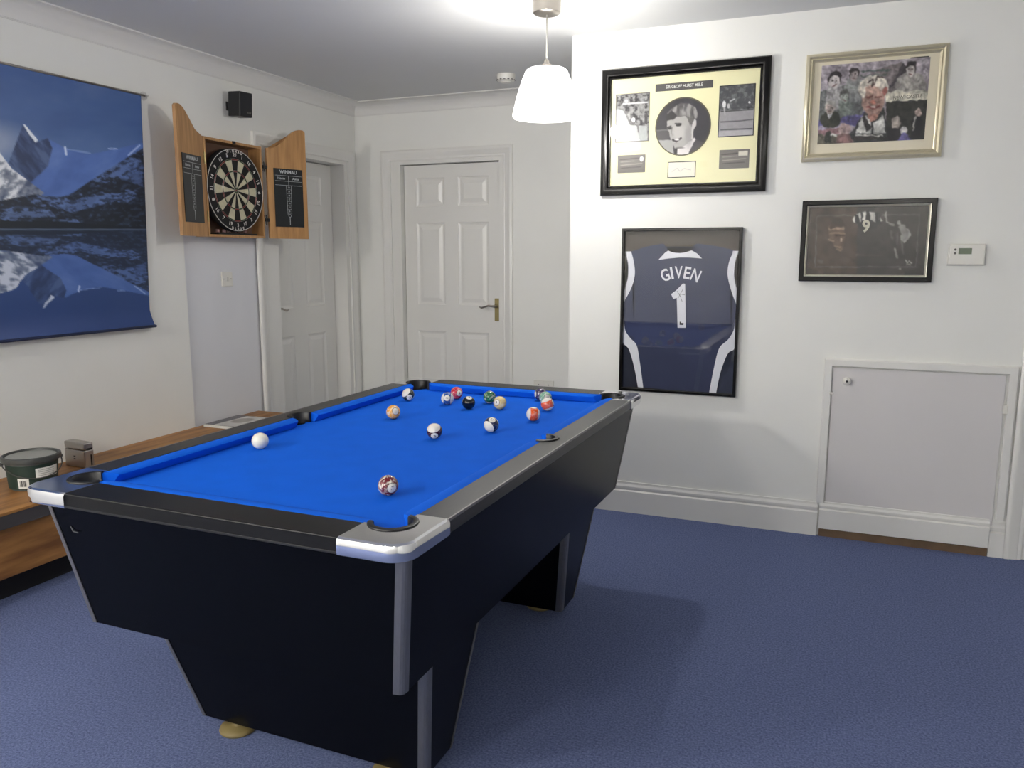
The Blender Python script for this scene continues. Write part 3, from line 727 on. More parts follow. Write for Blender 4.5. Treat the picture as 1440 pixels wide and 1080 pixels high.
# two small dark plaques and the white signed card
for quad, sp_, in (([(178, 748), (350, 738), (347, 845), (175, 852)], (0.80, 0.25)), ([(850, 712), (1038, 704), (1030, 815), (845, 825)], (0.78, 0.25))):
    cv = Canvas(46, 28, [(0, 0), (100, 0), (100, 60), (0, 60)], (104, 100, 94)); cv.line([(6, 14), (80, 10)], 1.6, (60, 56, 52)); cv.line([(10, 34), (90, 30)], 1.6, (150, 144, 136)); cv.line([(12, 44), (86, 42)], 1.4, (60, 56, 54)); cv.line([(10, 22), (60, 20)], 1.2, (150, 146, 138))
    if quad[0][0] < 500: cv.ell(88, 14, 7, 9, (236, 236, 232))
    else: cv.poly([(64, 6), (96, 4), (96, 20), (64, 20)], (206, 202, 186))
    r_ = f1rect(quad); print_on(F1, 'caption_card', cv, *r_, -0.0086, GREYPH)
cv = Canvas(46, 26, [(0, 0), (100, 0), (100, 55), (0, 55)], (226, 222, 206)); cv.line([(14, 34), (34, 22), (44, 34), (60, 24), (84, 30)], 1.0, (150, 144, 150), .6)
r_ = f1rect([(508, 790), (683, 780), (680, 875), (505, 885)]); print_on(F1, 'signed_card', cv, *r_, -0.0086, INK)
r_ = f1rect([(422, 280), (802, 248), (802, 298), (422, 328)])
tb = obj('title_plate', box(BM(), r_[0], r_[1], -0.0095, -0.0075, r_[2], r_[3]), mat('dark grey title plate', (66, 64, 62), 0.5), F1)
V, F = text_mesh('SIR GEOFF HURST M.B.E', 0.0205, 0.0001)
bm = BM(); cx_, cz_ = (r_[0]+r_[1])/2+0.002, (r_[2]+r_[3])/2; add_vf(bm, V, F, lambda p: (cx_+p[0]*0.82, -0.0099, cz_+p[1])); obj('title_lettering', bm, PAPERW, tb)

# --- frame 2: champagne frame with a montage
W2, H2 = 0.573, 0.468
F2 = thing('picture_frame', 'champagne gilt frame holding a crowded photo montage around a white haired man', 'picture frame', (-0.211, YR-0.001, 1.774))
bm = frame_profile(BM(), W2, H2, [(0, 0), (0, 0.018), (0.005, 0.026), (0.014, 0.030), (0.022, 0.022), (0.026, 0.024), (0.031, 0.018), (0.034, 0.016), (0.035, 0.010), (0.035, 0)])
smooth_angle(obj('frame', bm, GOLDF, F2), 35)
obj('mount', box(BM(), 0.033, W2-0.033, -0.007, -0.002, 0.033, H2-0.033), MOUNT, F2)
pane(F2, 0.034, W2-0.034, 0.034, H2-0.034, -0.0115)
cv = Canvas(170, 132, [(245, 270), (1055, 245), (1025, 830), (210, 880)], (150, 142, 148)); cv.warp(16, 34)
n = vnoise(cv.X, cv.Y, 90, 21, 4)
cv.blend(np.clip((n-.5)*4, 0, 1)*.6, (176, 168, 176)); cv.poly([(230, 470), (560, 400), (580, 700), (220, 720)], (86, 88, 88)); cv.blend(vnoise(cv.X, cv.Y, 40, 4, 3)*cv.pmask([(230, 470), (560, 400), (580, 700), (220, 720)])*.5, (130, 136, 130))
# stadium roofs and pitch
cv.poly([(620, 330), (860, 270), (900, 420), (760, 520), (640, 420)], (112, 104, 104)); cv.line([(560, 330), (760, 325)], 7, (80, 92, 88)); cv.line([(560, 365), (740, 360)], 6, (90, 98, 92)); cv.poly([(740, 470), (870, 380), (900, 330), (870, 280), (830, 300), (820, 380), (750, 450)], (70, 66, 68))
cv.poly([(745, 555), (1045, 535), (1035, 850), (745, 860)], (48, 48, 42)); cv.poly([(740, 500), (1055, 475), (1050, 540), (740, 555)], (200, 196, 180))
cv.poly([(215, 690), (440, 665), (560, 640), (590, 620), (520, 740), (420, 715), (215, 740)], (88, 84, 130)); cv.poly([(215, 735), (440, 712), (440, 740), (215, 765)], (164, 156, 176)); cv.poly([(215, 765), (430, 745), (400, 790), (215, 800)], (140, 108, 112)); cv.poly([(215, 800), (520, 790), (520, 880), (205, 885)], (92, 88, 76)); cv.poly([(285, 780), (325, 780), (325, 860), (280, 860)], (52, 54, 48))
def head(cv, x, y, r, skin, hair, body, bw=2.0, bh=2.2, ht=.55, shirt=None):
    cv.ell(x, y+r*(1.5+bh/2), r*bw, r*bh, body, soft=.1)
    if shirt: cv.poly([(x-r*.5, y+r*1.0), (x+r*.5, y+r*1.0), (x, y+r*2.6)], shirt)
    cv.ell(x, y-r*.15, r*1.08, r*1.28, hair); cv.ell(x, y+r*.15, r*.86, r*1.12, skin)
    cv.ell(x-r*.35, y+r*.0, r*.18, r*.10, (60, 50, 48)); cv.ell(x+r*.35, y+r*.0, r*.18, r*.10, (60, 50, 48)); cv.line([(x-r*.3, y+r*.72), (x+r*.3, y+r*.72)], r*.07, (90, 60, 58)); cv.line([(x, y+r*.1), (x+r*.08, y+r*.42)], r*.05, (110, 90, 86))
    cv.poly([(x-r*.9, y-r*.4), (x-r*.6, y-r*1.2), (x+r*.6, y-r*1.25), (x+r*.9, y-r*.4), (x+r*.5, y-r*ht-r*.05), (x-r*.5, y-r*ht)], hair)
head(cv, 352, 385, 50, (186, 180, 178), (44, 38, 40), (150, 148, 148), 1.5, 2.0)
head(cv, 502, 350, 38, (150, 140, 138), (50, 44, 44), (130, 132, 130), 2.0, 2.6)
head(cv, 918, 330, 40, (178, 172, 168), (48, 42, 42), (150, 146, 140), 2.6, 2.2)
head(cv, 318, 590, 40, (164, 152, 146), (150, 148, 142), (52, 54, 44), 2.0, 1.7, shirt=(200, 200, 204))
head(cv, 432, 510, 34, (150, 156, 148), (90, 90, 86), (120, 128, 120), 1.6, 2.0)
cv.poly([(740, 480), (1055, 475), (1050, 540), (740, 555)], (200, 196, 180))
cv.ell(975, 635, 24, 30, (180, 160, 150)); cv.poly([(940, 690), (975, 660), (1010, 690), (1005, 850), (930, 850)], (26, 26, 28)); cv.line([(960, 670), (945, 760)], 6, (170, 168, 160))
cv.ell(820, 710, 36, 40, (170, 160, 150)); cv.poly([(760, 745), (860, 745), (870, 860), (755, 860)], (36, 34, 36)); cv.ell(880, 765, 28, 32, (190, 188, 184)); cv.poly([(830, 840), (860, 790), (910, 790), (945, 845)], (96, 90, 140))
cv.ell(430, 760, 46, 50, (164, 142, 138)); cv.poly([(370, 875), (380, 800), (480, 795), (500, 870)], (120, 92, 90)); cv.line([(325, 805), (370, 800)], 8, (190, 190, 184))
# main figure
cv.poly([(480, 790), (580, 630), (730, 600), (760, 800), (755, 860), (500, 860)], (54, 56, 54)); cv.poly([(520, 790), (560, 660), (600, 650), (650, 720), (720, 650), (750, 790)], (186, 186, 180)); cv.line([(640, 700), (650, 790)], 6, (40, 40, 40)); cv.poly([(600, 640), (700, 630), (660, 700), (630, 700)], (150, 110, 98))
cv.line([(520, 805), (720, 800)], 5, (210, 206, 196)); cv.line([(500, 825), (750, 820)], 8, (52, 46, 44))
cv.ell(650, 460, 112, 96, (196, 190, 178)); cv.ell(645, 540, 86, 110, (160, 130, 118)); cv.ell(736, 480, 16, 30, (170, 106, 96)); cv.ell(640, 470, 80, 36, (176, 148, 134), .7, soft=.5); cv.line([(600, 520), (640, 516)], 6, (110, 70, 62)); cv.line([(670, 515), (705, 512)], 6, (110, 70, 62)); cv.ell(650, 555, 18, 22, (196, 130, 112)); cv.line([(605, 590), (645, 602), (690, 585)], 6, (120, 60, 56)); cv.ell(645, 592, 20, 5, (210, 190, 180))
cv.line([(610, 410), (640, 385), (640, 440), (680, 375), (720, 380)], 4, (60, 46, 44)); cv.ell(575, 480, 20, 50, (200, 194, 182))
cv.poly([(585, 650), (640, 740), (600, 780), (560, 670)], (46, 44, 42)); cv.blotch(60, .32, 5); cv.blotch(16, .42, 9); cv.blur(2); cv.grain(10, 12, 5)
cv.blur(2)
pic = print_on(F2, 'montage_print', cv, 0.066, 0.508-0.005, 0.076, 0.418, -0.0078, None)
V, F = text_mesh('NEW  CASTLE', 0.0215, 0.0005); bm = BM(); add_vf(bm, V, F, lambda p: (0.425+p[0]*0.86, -0.0082, 0.2585+p[1]+p[0]*0.02)); obj('banner_lettering', bm, mat('faded ink', (120, 116, 104), .7), pic)
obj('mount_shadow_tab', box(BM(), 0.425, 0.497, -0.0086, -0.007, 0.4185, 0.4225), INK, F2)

# --- frame 3: dark print with the number nine shirt
W3, H3 = 0.557, 0.367
F3 = thing('picture_frame', 'small black framed dark print with a striped number nine shirt', 'picture frame', (-0.193, YR-0.001, 1.231))
bm = frame_profile(BM(), W3, H3, [(0, 0), (0, 0.026), (0.003, 0.029), (0.019, 0.029), (0.022, 0.026), (0.022, 0)])
obj('frame', bm, BLACKF, F3)
bm = frame_profile(BM(), W3, H3, [(0.0215, 0.0), (0.0215, 0.024), (0.026, 0.022), (0.031, 0.014), (0.031, 0.0)]); obj('silver_slip', bm, SILVERF, F3)
cv = Canvas(150, 92, [(125, 150), (965, 130), (918, 620), (98, 615)], (62, 58, 54)); cv.warp(9, 26)
cv.poly([(90, 140), (460, 130), (450, 640), (80, 640)], (78, 66, 56)); cv.grain(120, 6, 3)
cv.line([(178, 208), (420, 204)], 2, (130, 128, 122)); cv.line([(630, 202), (892, 198), (862, 556), (165, 562), (178, 208)], 2, (120, 118, 114))
cv.poly([(255, 290), (290, 260), (370, 270), (375, 330), (370, 400), (345, 455), (315, 440), (290, 400), (265, 360)], (108, 88, 72)); cv.line([(265, 300), (365, 296)], 8, (160, 136, 118), .8); cv.line([(275, 330), (370, 330)], 6, (156, 130, 112), .8); cv.line([(260, 375), (300, 382)], 5, (150, 126, 110)); cv.ell(345, 375, 10, 14, (196, 172, 156)); cv.line([(310, 345), (365, 348)], 5, (60, 46, 38)); cv.line([(300, 420), (350, 420)], 4, (150, 124, 108)); cv.line([(310, 440), (345, 445)], 4, (140, 114, 98)); cv.poly([(270, 300), (285, 230), (350, 225), (378, 280), (340, 285)], (62, 50, 42))
# shirt shoulders with stripes
cv.poly([(420, 235), (455, 195), (530, 172), (600, 190), (635, 235), (600, 262), (560, 235), (500, 235), (458, 268)], (206, 204, 196))
for sx0, sx1, yt in ((445, 470, 200), (482, 492, 185), (518, 545, 172), (582, 604, 185), (607, 615, 200)): cv.poly([(sx0, yt), (sx1, yt-4), (sx1+6, 262), (sx0+4, 268)], (34, 32, 34))
cv.poly([(462, 275), (500, 236), (562, 236), (602, 268), (590, 300), (470, 300)], (44, 42, 42))
cv.line([(660, 185), (662, 245), (690, 268), (715, 268)], 7, (150, 148, 142)); cv.ell(748, 255, 9, 12, (170, 168, 162)); cv.poly([(750, 258), (790, 275), (822, 330), (800, 372), (772, 385), (755, 370), (765, 330), (745, 290)], (150, 148, 142)); cv.line([(808, 300), (822, 340), (785, 388)], 6, (176, 174, 168)); cv.line([(770, 390), (775, 470)], 8, (96, 94, 90)); cv.line([(722, 435), (730, 495)], 8, (150, 148, 140)); cv.line([(690, 320), (700, 360)], 8, (92, 88, 84)); cv.line([(740, 330), (735, 400)], 7, (86, 82, 80))
cv.line([(790, 510), (800, 530), (815, 512), (835, 530)], 4, (190, 188, 180)); cv.line([(800, 542), (830, 542)], 3, (170, 168, 160)); cv.ell(205, 520, 20, 14, (104, 94, 84), soft=.6); cv.ell(750, 568, 8, 6, (150, 148, 142)); cv.line([(445, 478), (640, 480)], 2, (100, 90, 80)); cv.blotch(40, .35, 5); cv.blur(2); cv.grain(16, 5, 6)
pr3 = print_on(F3, 'dark_print', cv, 0.0305, W3-0.0305, 0.0305, H3-0.0305, -0.006, None)
V, F = text_mesh('9', 0.074, 0.0022); bm = BM(); add_vf(bm, V, F, lambda p: (0.276+p[0]*.9, -0.0066, 0.247+p[1])); obj('shirt_number', bm, mat('old ivory print', (206, 204, 184), .7), pr3)
pane(F3, 0.030, W3-0.030, 0.030, H3-0.030, -0.0105)

# --- frame 4: framed football shirt
W4, H4 = 0.588, 0.824
F4 = thing('framed_football_shirt', 'tall slim black frame with a navy and white number one football shirt', 'framed shirt', (-1.044, YR-0.001, 0.659))
bm = frame_profile(BM(), W4, H4, [(0, 0), (0, 0.030), (0.002, 0.032), (0.012, 0.032), (0.014, 0.030), (0.014, 0)]); obj('frame', bm, BLACKF, F4)
obj('backing_board', box(BM(), 0.013, W4-0.013, -0.006, -0.002, 0.013, H4-0.013), BACKB, F4)
Q4 = [(62, 82), (740, 82), (688, 1035), (38, 995)]
_k4 = homog(Q4); _M4 = np.linalg.inv(np.array([[_k4[0], _k4[1], _k4[2]], [_k4[3], _k4[4], _k4[5]], [_k4[6], _k4[7], 1]]))
def s4(x, y): p = _M4@np.array([x, y, 1.0]); return p[0]/p[2]*W4, (1-p[1]/p[2])*H4
def clampz(p): return (min(max(p[0], 0.0145), W4-0.0145), min(max(p[1], 0.0145), H4-0.0145))
def flat_poly(pts, y0, y1, tol=True):
    P = [clampz(s4(*p)) for p in pts]
    bm = BM(); a = [bm.verts.new((p[0], y0, p[1])) for p in P]; b = [bm.verts.new((p[0], y1, p[1])) for p in P]; n = len(P)
    bm.faces.new(b); bm.faces.new(a[::-1])
    for i in range(n): bm.faces.new((a[i], a[(i+1) % n], b[(i+1) % n], b[i]))
    bmesh.ops.triangulate(bm, faces=[f for f in bm.faces if len(f.verts) > 4])
    return bm
def curve(pts, n=5):
    out = []
    for i in range(len(pts)-1):
        p0 = pts[max(i-1, 0)]; p1 = pts[i]; p2 = pts[i+1]; p3 = pts[min(i+2, len(pts)-1)]
        for k in range(n):
            t = k/n
            out.append(tuple(0.5*((2*p1[j])+(-p0[j]+p2[j])*t+(2*p0[j]-5*p1[j]+4*p2[j]-p3[j])*t*t+(-p0[j]+3*p1[j]-3*p2[j]+p3[j])*t**3) for j in (0, 1)))
    return out+[pts[-1]]
Lr = curve([(108, 215), (122, 270), (128, 345), (108, 420), (66, 498)]); Lb = curve([(64, 590), (72, 660), (100, 705), (135, 745), (152, 830), (172, 985)])
Rr = curve([(688, 215), (662, 270), (650, 340), (664, 420), (696, 515)]); Rb = curve([(690, 600), (682, 660), (650, 715), (602, 760), (575, 850), (542, 1010)])
nk = curve([(318, 210), (350, 222), (400, 224), (450, 210)])
sh = [(108, 213), (200, 185), (290, 170)]+nk+[(480, 172), (600, 190), (690, 213)]+Rr+Rb+[(360, 1030)]+Lb[::-1]+Lr[::-1]
obj('shirt_body', flat_poly(sh, -0.006, -0.011), NAVY, F4)
Ll = curve([(74, 215), (90, 290), (88, 370), (66, 440)]); obj('sleeve_trim', flat_poly([(108, 213)]+Lr+Ll[::-1]+[(76, 213)], -0.0065, -0.0125), WHITEF, F4)
Rl = curve([(712, 218), (690, 300), (688, 370), (700, 430)]); obj('sleeve_trim', flat_poly([(680, 216)]+Rr+Rl[::-1]+[(712, 216)], -0.0065, -0.0125), WHITEF, F4)
Lb2 = curve([(58, 700), (62, 735), (90, 765), (112, 830), (128, 900), (142, 982)]); obj('side_trim', flat_poly(Lb+Lb2[::-1], -0.0065, -0.0125), WHITEF, F4)
Rb2 = curve([(688, 690), (684, 765), (650, 790), (622, 850), (600, 920), (580, 1014)]); obj('side_trim', flat_poly(Rb+Rb2[::-1], -0.0065, -0.0125), WHITEF, F4)
obj('side_panel', flat_poly(Lb2+[(40, 990), (40, 740)], -0.0055, -0.009), NAVYD, F4)
obj('side_panel', flat_poly(Rb2+[(690, 1030), (690, 760)], -0.0055, -0.009), NAVYD, F4)
obj('collar', flat_poly([(262, 263), (300, 222)]+nk+[(480, 228), (508, 257), (440, 251), (385, 250), (320, 255)], -0.0105, -0.0135), WHITEF, F4)
# arched name
bm = BM(); cx_, cz_ = s4(386, 338)
name = 'GIVEN'; advs = [0.041, 0.014, 0.039, 0.031, 0.041]; gx = 0.0070; tot = sum(advs)+gx*4
xcur = -tot/2; Rarc = 0.20
for ch_, ad in zip(name, advs):
    xm = xcur+ad/2; xcur += ad+gx; V, F = text_mesh(ch_, 0.084, 0.0014)
    xs_ = [v[0] for v in V]; mid = (min(xs_)+max(xs_))/2; sc = ad/(max(xs_)-min(xs_)) if ch_ != 'I' else 1.0; th = -xm/Rarc
    def place(p):
        x = (p[0]-mid)*sc; z = p[1]; return (cx_+(Rarc+z)*math.sin(-th)+x*math.cos(th), -0.0125, cz_-Rarc+(Rarc+z)*math.cos(th)+x*math.sin(th)*1)
    add_vf(bm, V, F, place)
obj('name_lettering', bm, WHITEF, F4)
num1 = [(400, 398), (412, 400), (414, 648), (368, 648), (366, 478), (345, 486), (333, 458), (362, 436)]
nn = obj('shirt_number', flat_poly(num1, -0.0112, -0.0135), WHITEF, F4)
bm = BM()
for (xa, ya, xb, yb) in ((366, 440, 385, 470), (372, 455, 410, 462), (385, 470, 395, 500), (400, 430, 372, 480)):
    p, q = s4(xa, ya), s4(xb, yb); tube(bm, [(p[0], -0.0138, p[1]), (q[0], -0.0138, q[1])], 0.0009, 5)
obj('signature', bm, INK, nn); bm = BM()
p = s4(391, 625); box(bm, p[0]-0.010, p[0]+0.009, -0.0142, -0.0130, p[1]-0.006, p[1]+0.004); box(bm, p[0]-0.010, p[0]-0.004, -0.0142, -0.0130, p[1], p[1]+0.010)
obj('club_emblem', bm, INK, nn)
pane(F4, 0.0138, W4-0.0138, 0.0138, H4-0.0138, -0.0225)

# --- thermostat
th_ = thing('thermostat', 'white wall thermostat with a small display beside the small dark print', 'thermostat', (0.494, YR-0.0005, 1.353))
bm = BM(); box(bm, -0.069, 0.069, -0.026, 0, -0.0445, 0.0445, 0.004); obj('housing', bm, WHITEP, th_)
bm = BM(); box(bm, -0.072, 0.072, -0.008, 0, -0.047, 0.047, 0.002); obj('back_plate', bm, WHITEP, th_)
obj('display', box(BM(), -0.034, 0.017, -0.0272, -0.0255, 0.002, 0.028), LCD, th_)
for z in (0.022, 0.006):
    bm = BM(); lathe(bm, [(0.0048, 0), (0.0048, 0.002), (0.003, 0.003)], 16); bmesh.ops.rotate(bm, verts=bm.verts, matrix=Matrix.Rotation(PI/2, 3, 'X')); obj('button', bm, GREYPH, th_, loc=(-0.047, -0.0258, z))
V, F = text_mesh('21', 0.018, 0.0003)

# ------------------------------------------------------------------ dartboard cabinet on the left wall
CY0, CY1, CZ0, CZ1, CD = 3.555, 4.032, 1.452, 1.992, 0.095
DC = thing('dartboard_cabinet', 'open honey pine dartboard cabinet with scoreboards on both doors', 'dartboard cabinet', (XL, CY0, CZ0))
# local frame: x out of the wall, y along the wall, z up
cw, chh = CY1-CY0, CZ1-CZ0
bm = BM(); box(bm, 0.0005, 0.008, 0.002, cw-0.002, 0.002, chh-0.002); obj('back_panel', bm, BOXIN, DC)
bm = BM(); t_ = 0.014
box(bm, 0.0005, CD, 0, t_, 0, chh); box(bm, 0.0005, CD, cw-t_, cw, 0, chh); box(bm, 0.0005, CD, t_, cw-t_, 0, t_); box(bm, 0.0005, CD, t_, cw-t_, chh-t_, chh)
obj('case', bm, PINE, DC)
bm = BM(); box(bm, CD, CD+0.006, cw/2-0.012, cw/2+0.012, chh-0.012, chh+0.002, 0.001); obj('magnet_catch', bm, INK, DC)
def cab_door(name, hinge, ang, dw, side):
    """hinge (x,y) local; the door runs from the hinge in direction ang (from +y), inner face shown"""
    e = bpy.data.objects.new(name+'_pivot', None)
    d_ = Vector((math.sin(ang), math.cos(ang), 0)); nrm = Vector((math.cos(ang), -math.sin(ang), 0))
    if nrm.x < 0: nrm = -nrm
    def P(s, z, o): v = Vector((hinge[0], hinge[1], 0))+d_*s+nrm*o; return (v.x, v.y, z)
    top = []
    for k in range(21):
        s = k/20; x = 0.5-0.5*math.cos(PI*min(max((s-0.08)/0.80, 0), 1)); top.append((s*dw, chh+0.128*x-(0.012*max(0, (s-0.93)/0.07)**2)))
    out = [(0, 0)]+[(dw, 0)]+top[::-1]
    bm = BM(); loft(bm, [[P(s, z, -0.018) for s, z in out], [P(s, z, 0) for s, z in out]])
    bmesh.ops.triangulate(bm, faces=[f for f in bm.faces if len(f.verts) > 4])
    dr = obj('door', bm, PINE, DC)
    b0, b1, zb0, zb1 = dw*0.15, dw*0.885, 0.072, 0.425
    bm = BM(); loft(bm, [[P(b0, zb0, 0.0002), P(b1, zb0, 0.0002), P(b1, zb1, 0.0002), P(b0, zb1, 0.0002)], [P(b0, zb0, 0.004), P(b1, zb0, 0.004), P(b1, zb1, 0.004), P(b0, zb1, 0.004)]])
    sb = obj('scoreboard', bm, CHALK, dr)
    bm = BM(); o = 0.0046; sg = -1 if side == 'L' else 1
    def seg(s0, z0, s1, z1, w=0.0016):
        a = Vector((s1-s0, z1-z0)); n_ = Vector((-a.y, a.x)).normalized()*w/2
        loft(bm, [[P(s0+n_.x, z0+n_.y, o-0.0005), P(s1+n_.x, z1+n_.y, o-0.0005), P(s1-n_.x, z1-n_.y, o-0.0005), P(s0-n_.x, z0-n_.y, o-0.0005)],
                  [P(s0+n_.x, z0+n_.y, o), P(s1+n_.x, z1+n_.y, o), P(s1-n_.x, z1-n_.y, o), P(s0-n_.x, z0-n_.y, o)]])
    m_ = (b0+b1)/2
    for z in (0.383, 0.350, 0.325): seg(b0+0.008, z, b1-0.008, z)
    seg(m_, 0.383, m_, 0.325)
    for s_ in (-1, 1):
        seg(m_+s_*0.017, 0.325, m_+s_*0.013, 0.145); 
    for z in [0.30-0.024*k for k in range(7)]: seg(m_-0.015, z, m_+0.015, z, 0.001)
    seg(m_, 0.135, m_, 0.085, 0.003)
    for k in range(10):
        a = 2*PI*k/10; a2 = 2*PI*(k+1)/10; seg(m_+0.009*math.cos(a), 0.141+0.009*math.sin(a), m_+0.009*math.cos(a2), 0.141+0.009*math.sin(a2))
    def txt(s, size, sx, sz, wgt=0.0004):
        V, F = text_mesh(s, size, wgt)
        sgn = sg
        add_vf(bm, V, F, lambda p: P(sx+sgn*p[0], sz+p[1], o))
    txt('WINMAU', 0.028, m_, 0.405, 0.0006)
    q_ = (b1-b0)/4
    txt('Home', 0.020, m_-sg*q_, 0.366); txt('Away', 0.020, m_+sg*q_, 0.366)
    for k, s in enumerate(('20', '19', '18', '17', '16', '15', 'B')): txt(s, 0.013, m_, 0.312-0.024*k, 0.0002)
    obj('scoreboard_print', bm, CHALKW, sb)
    return P
LH = (CD, -0.003); RH = (CD, cw+0.046)
PL = cab_door('l', LH, PI-math.radians(15.5), 0.268, 'L')
PRr = cab_door('r', RH, math.radians(22), 0.270, 'R')
for hz in (0.11, 0.425):
    for yy in (cw+0.001,):
        bm = BM(); box(bm, CD-0.05, CD+0.002, yy, yy+0.002, hz-0.028, hz+0.028); 
        bm2 = bm; tube(bm, [(CD+0.004, yy+0.012, hz-0.03), (CD+0.004, yy+0.012, hz+0.03)], 0.004, 8)
        box(bm, CD-0.001, CD+0.001, yy+0.002, yy+0.046, hz-0.010, hz+0.010)
        obj('hinge', bm, INK, DC)
    bm = BM(); tube(bm, [(CD+0.004, -0.002, hz-0.03), (CD+0.004, -0.002, hz+0.03)], 0.004, 8); obj('hinge', bm, BRASS, DC)
bm = BM()
for k in range(6):
    y = 0.12+k*0.045; tube(bm, [(CD*0.55, y, 0.016), (CD*0.55, y, 0.03)], 0.004, 8)
box(bm, 0.02, CD-0.01, 0.09, cw-0.06, 0.0145, 0.024); obj('dart_holder', bm, INK, DC)
FLM = mat('faded red flight plastic', (170, 130, 124), .5)
for k in range(6):
    bm = BM(); y = 0.12+k*0.045+0.004*(k % 2)
    box(bm, -0.010, 0.010, -0.0006, 0.0006, 0, 0.016); box(bm, -0.0006, 0.0006, -0.010, 0.010, 0, 0.016)
    obj('dart_flight', bm, FLM, DC, loc=(CD*0.55, y, 0.028), rot=(0, 0, 0.5))
# the board
DB = thing('dartboard', 'round black and cream dartboard hung inside the open pine cabinet', 'dartboard', (XL+0.060, (CY0+CY1)/2-0.001, 1.719))
DB.scale = (1.0, 1.045, 1.045)
def ring_disc(bm, r0, r1, a0, a1, x, n=3):
    for k in range(n):
        b0 = a0+(a1-a0)*k/n; b1 = a0+(a1-a0)*(k+1)/n
        pts = [(x, r0*math.sin(b0), r0*math.cos(b0)), (x, r1*math.sin(b0), r1*math.cos(b0)), (x, r1*math.sin(b1), r1*math.cos(b1)), (x, r0*math.sin(b1), r0*math.cos(b1))]
        bm.faces.new([bm.verts.new(p) for p in pts])
bm = BM(); seg = 72
loft(bm, [[(x, r*math.sin(2*PI*i/seg), r*math.cos(2*PI*i/seg)) for i in range(seg)] for r, x in ((0.224, 0.0), (0.2255, 0.004), (0.2255, 0.030), (0.222, 0.036))])
obj('board_body', bm, mat('black sisal', (16, 14, 16), .8), DB)
DBK, DCR, DRD, DGR = mat('black sisal segment', (24, 22, 18), .85), mat('cream sisal segment', (206, 200, 170), .85, noise=.1, nscale=60), mat('red sisal', (120, 44, 40), .85), mat('green sisal', (70, 84, 60), .85)
X_ = 0.0366; bf = BM()
def sector(r0, r1, a0, a1, mi, n=3):
    k0 = len(bf.faces); ring_disc(bf, r0, r1, a0, a1, X_, n); bf.faces.ensure_lookup_table()
    for f in bf.faces[k0:]: f.material_index = mi
for k in range(20):
    a0 = 2*PI*(k-.5)/20; a1 = a0+2*PI/20; d_, c_ = (0, 2) if k % 2 == 0 else (1, 3)
    sector(0.016, 0.099, a0, a1, d_); sector(0.099, 0.107, a0, a1, c_); sector(0.107, 0.162, a0, a1, d_); sector(0.162, 0.170, a0, a1, c_)
sector(0.0064, 0.016, -PI/20, 2*PI-PI/20, 3, 60); sector(0.0002, 0.0064, -PI/20, 2*PI-PI/20, 2, 60)
obj('scoring_face', bf, [DBK, DCR, DRD, DGR], DB)
def wire_ring(bm, r, w=0.0008, n=72, x=X_+0.0008): loft(bm, [[(x+w*math.cos(2*PI*j/6), (r+w*math.sin(2*PI*j/6))*math.sin(2*PI*i/n), (r+w*math.sin(2*PI*j/6))*math.cos(2*PI*i/n)) for j in range(6)] for i in range(n)], close=True)
bm = BM()
for r in (0.0064, 0.016, 0.099, 0.107, 0.162, 0.170): wire_ring(bm, r, 0.0006)
for k in range(20):
    a = 2*PI*(k-.5)/20; tube(bm, [(X_+.0006, 0.016*math.sin(a), 0.016*math.cos(a)), (X_+.0006, 0.170*math.sin(a), 0.170*math.cos(a))], 0.0005, 5)
obj('spider_wires', bm, STEEL, DB)
bm = BM(); wire_ring(bm, 0.2195, 0.0017)
seqn = [20, 1, 18, 4, 13, 6, 10, 15, 2, 17, 3, 19, 7, 16, 8, 11, 14, 9, 12, 5]
for k, nmb in enumerate(seqn):
    a = 2*PI*k/20; V, F = text_mesh(str(nmb), 0.029, 0.0007)
    flip = -1 if PI*.52 < a < PI*1.48 else 1
    rr_ = 0.190
    def pf(p, a=a, flip=flip):
        y, z = p[0]*flip, p[1]*flip; R_ = rr_+z; return (X_+0.0012, R_*math.sin(a)+y*math.cos(a), R_*math.cos(a)-y*math.sin(a))
    add_vf(bm, V, F, pf)
for s, top in (('WINMAU', True), ('BLADE', False)):
    n = len(s)
    for i, chh_ in enumerate(s):
        a = (i-(n-1)/2)*0.105*(1 if top else -1)+(0 if top else PI); V, F = text_mesh(chh_, 0.020, 0.0010); flip = 1 if top else -1
        def pf(p, a=a, flip=flip):
            y, z = p[0]*flip, p[1]*flip; R_ = 0.2095+z; return (X_+0.0014, R_*math.sin(a)+y*math.cos(a), R_*math.cos(a)-y*math.sin(a))
        add_vf(bm, V, F, pf)
obj('number_ring', bm, mat('white wire numerals', (214, 210, 204), .5), DB)

# ------------------------------------------------------------------ speaker
SPK = thing('speaker', 'small black cube loudspeaker bracketed high on the left wall', 'speaker', (XL, 3.86, 2.205))
bm = BM(); box(bm, -0.048, 0.048, -0.046, 0.046, -0.068, 0.068, 0.004); e = obj('speaker_box', bm, BLACKP, SPK, loc=(0.100, 0, 0), rot=(0, math.radians(4), math.radians(-9)))
bm = BM(); box(bm, 0.048, 0.052, -0.042, 0.042, -0.064, 0.064, 0.002); obj('grille', bm, mat('dark cloth grille', (26, 27, 31), .7, bump=.4, bscale=900), e)
V, F = text_mesh('BOSE', 0.012, 0.0006); bm = BM(); add_vf(bm, V, F, lambda p: (0.0524, 0.020+p[0], -0.044+p[1])); obj('logo', bm, GREYPH, e)
bm = BM(); tube(bm, [(0.0, 0.01, 0.0), (0.06, 0.01, 0.0)], 0.007, 12); lathe(bm, [(0.02, 0), (0.02, 0.001)], 12, (0.0, 0, -1.0)) if False else None; box(bm, 0, 0.005, -0.005, 0.025, -0.025, 0.025, 0.002); obj('bracket', bm, BLACKP, SPK)

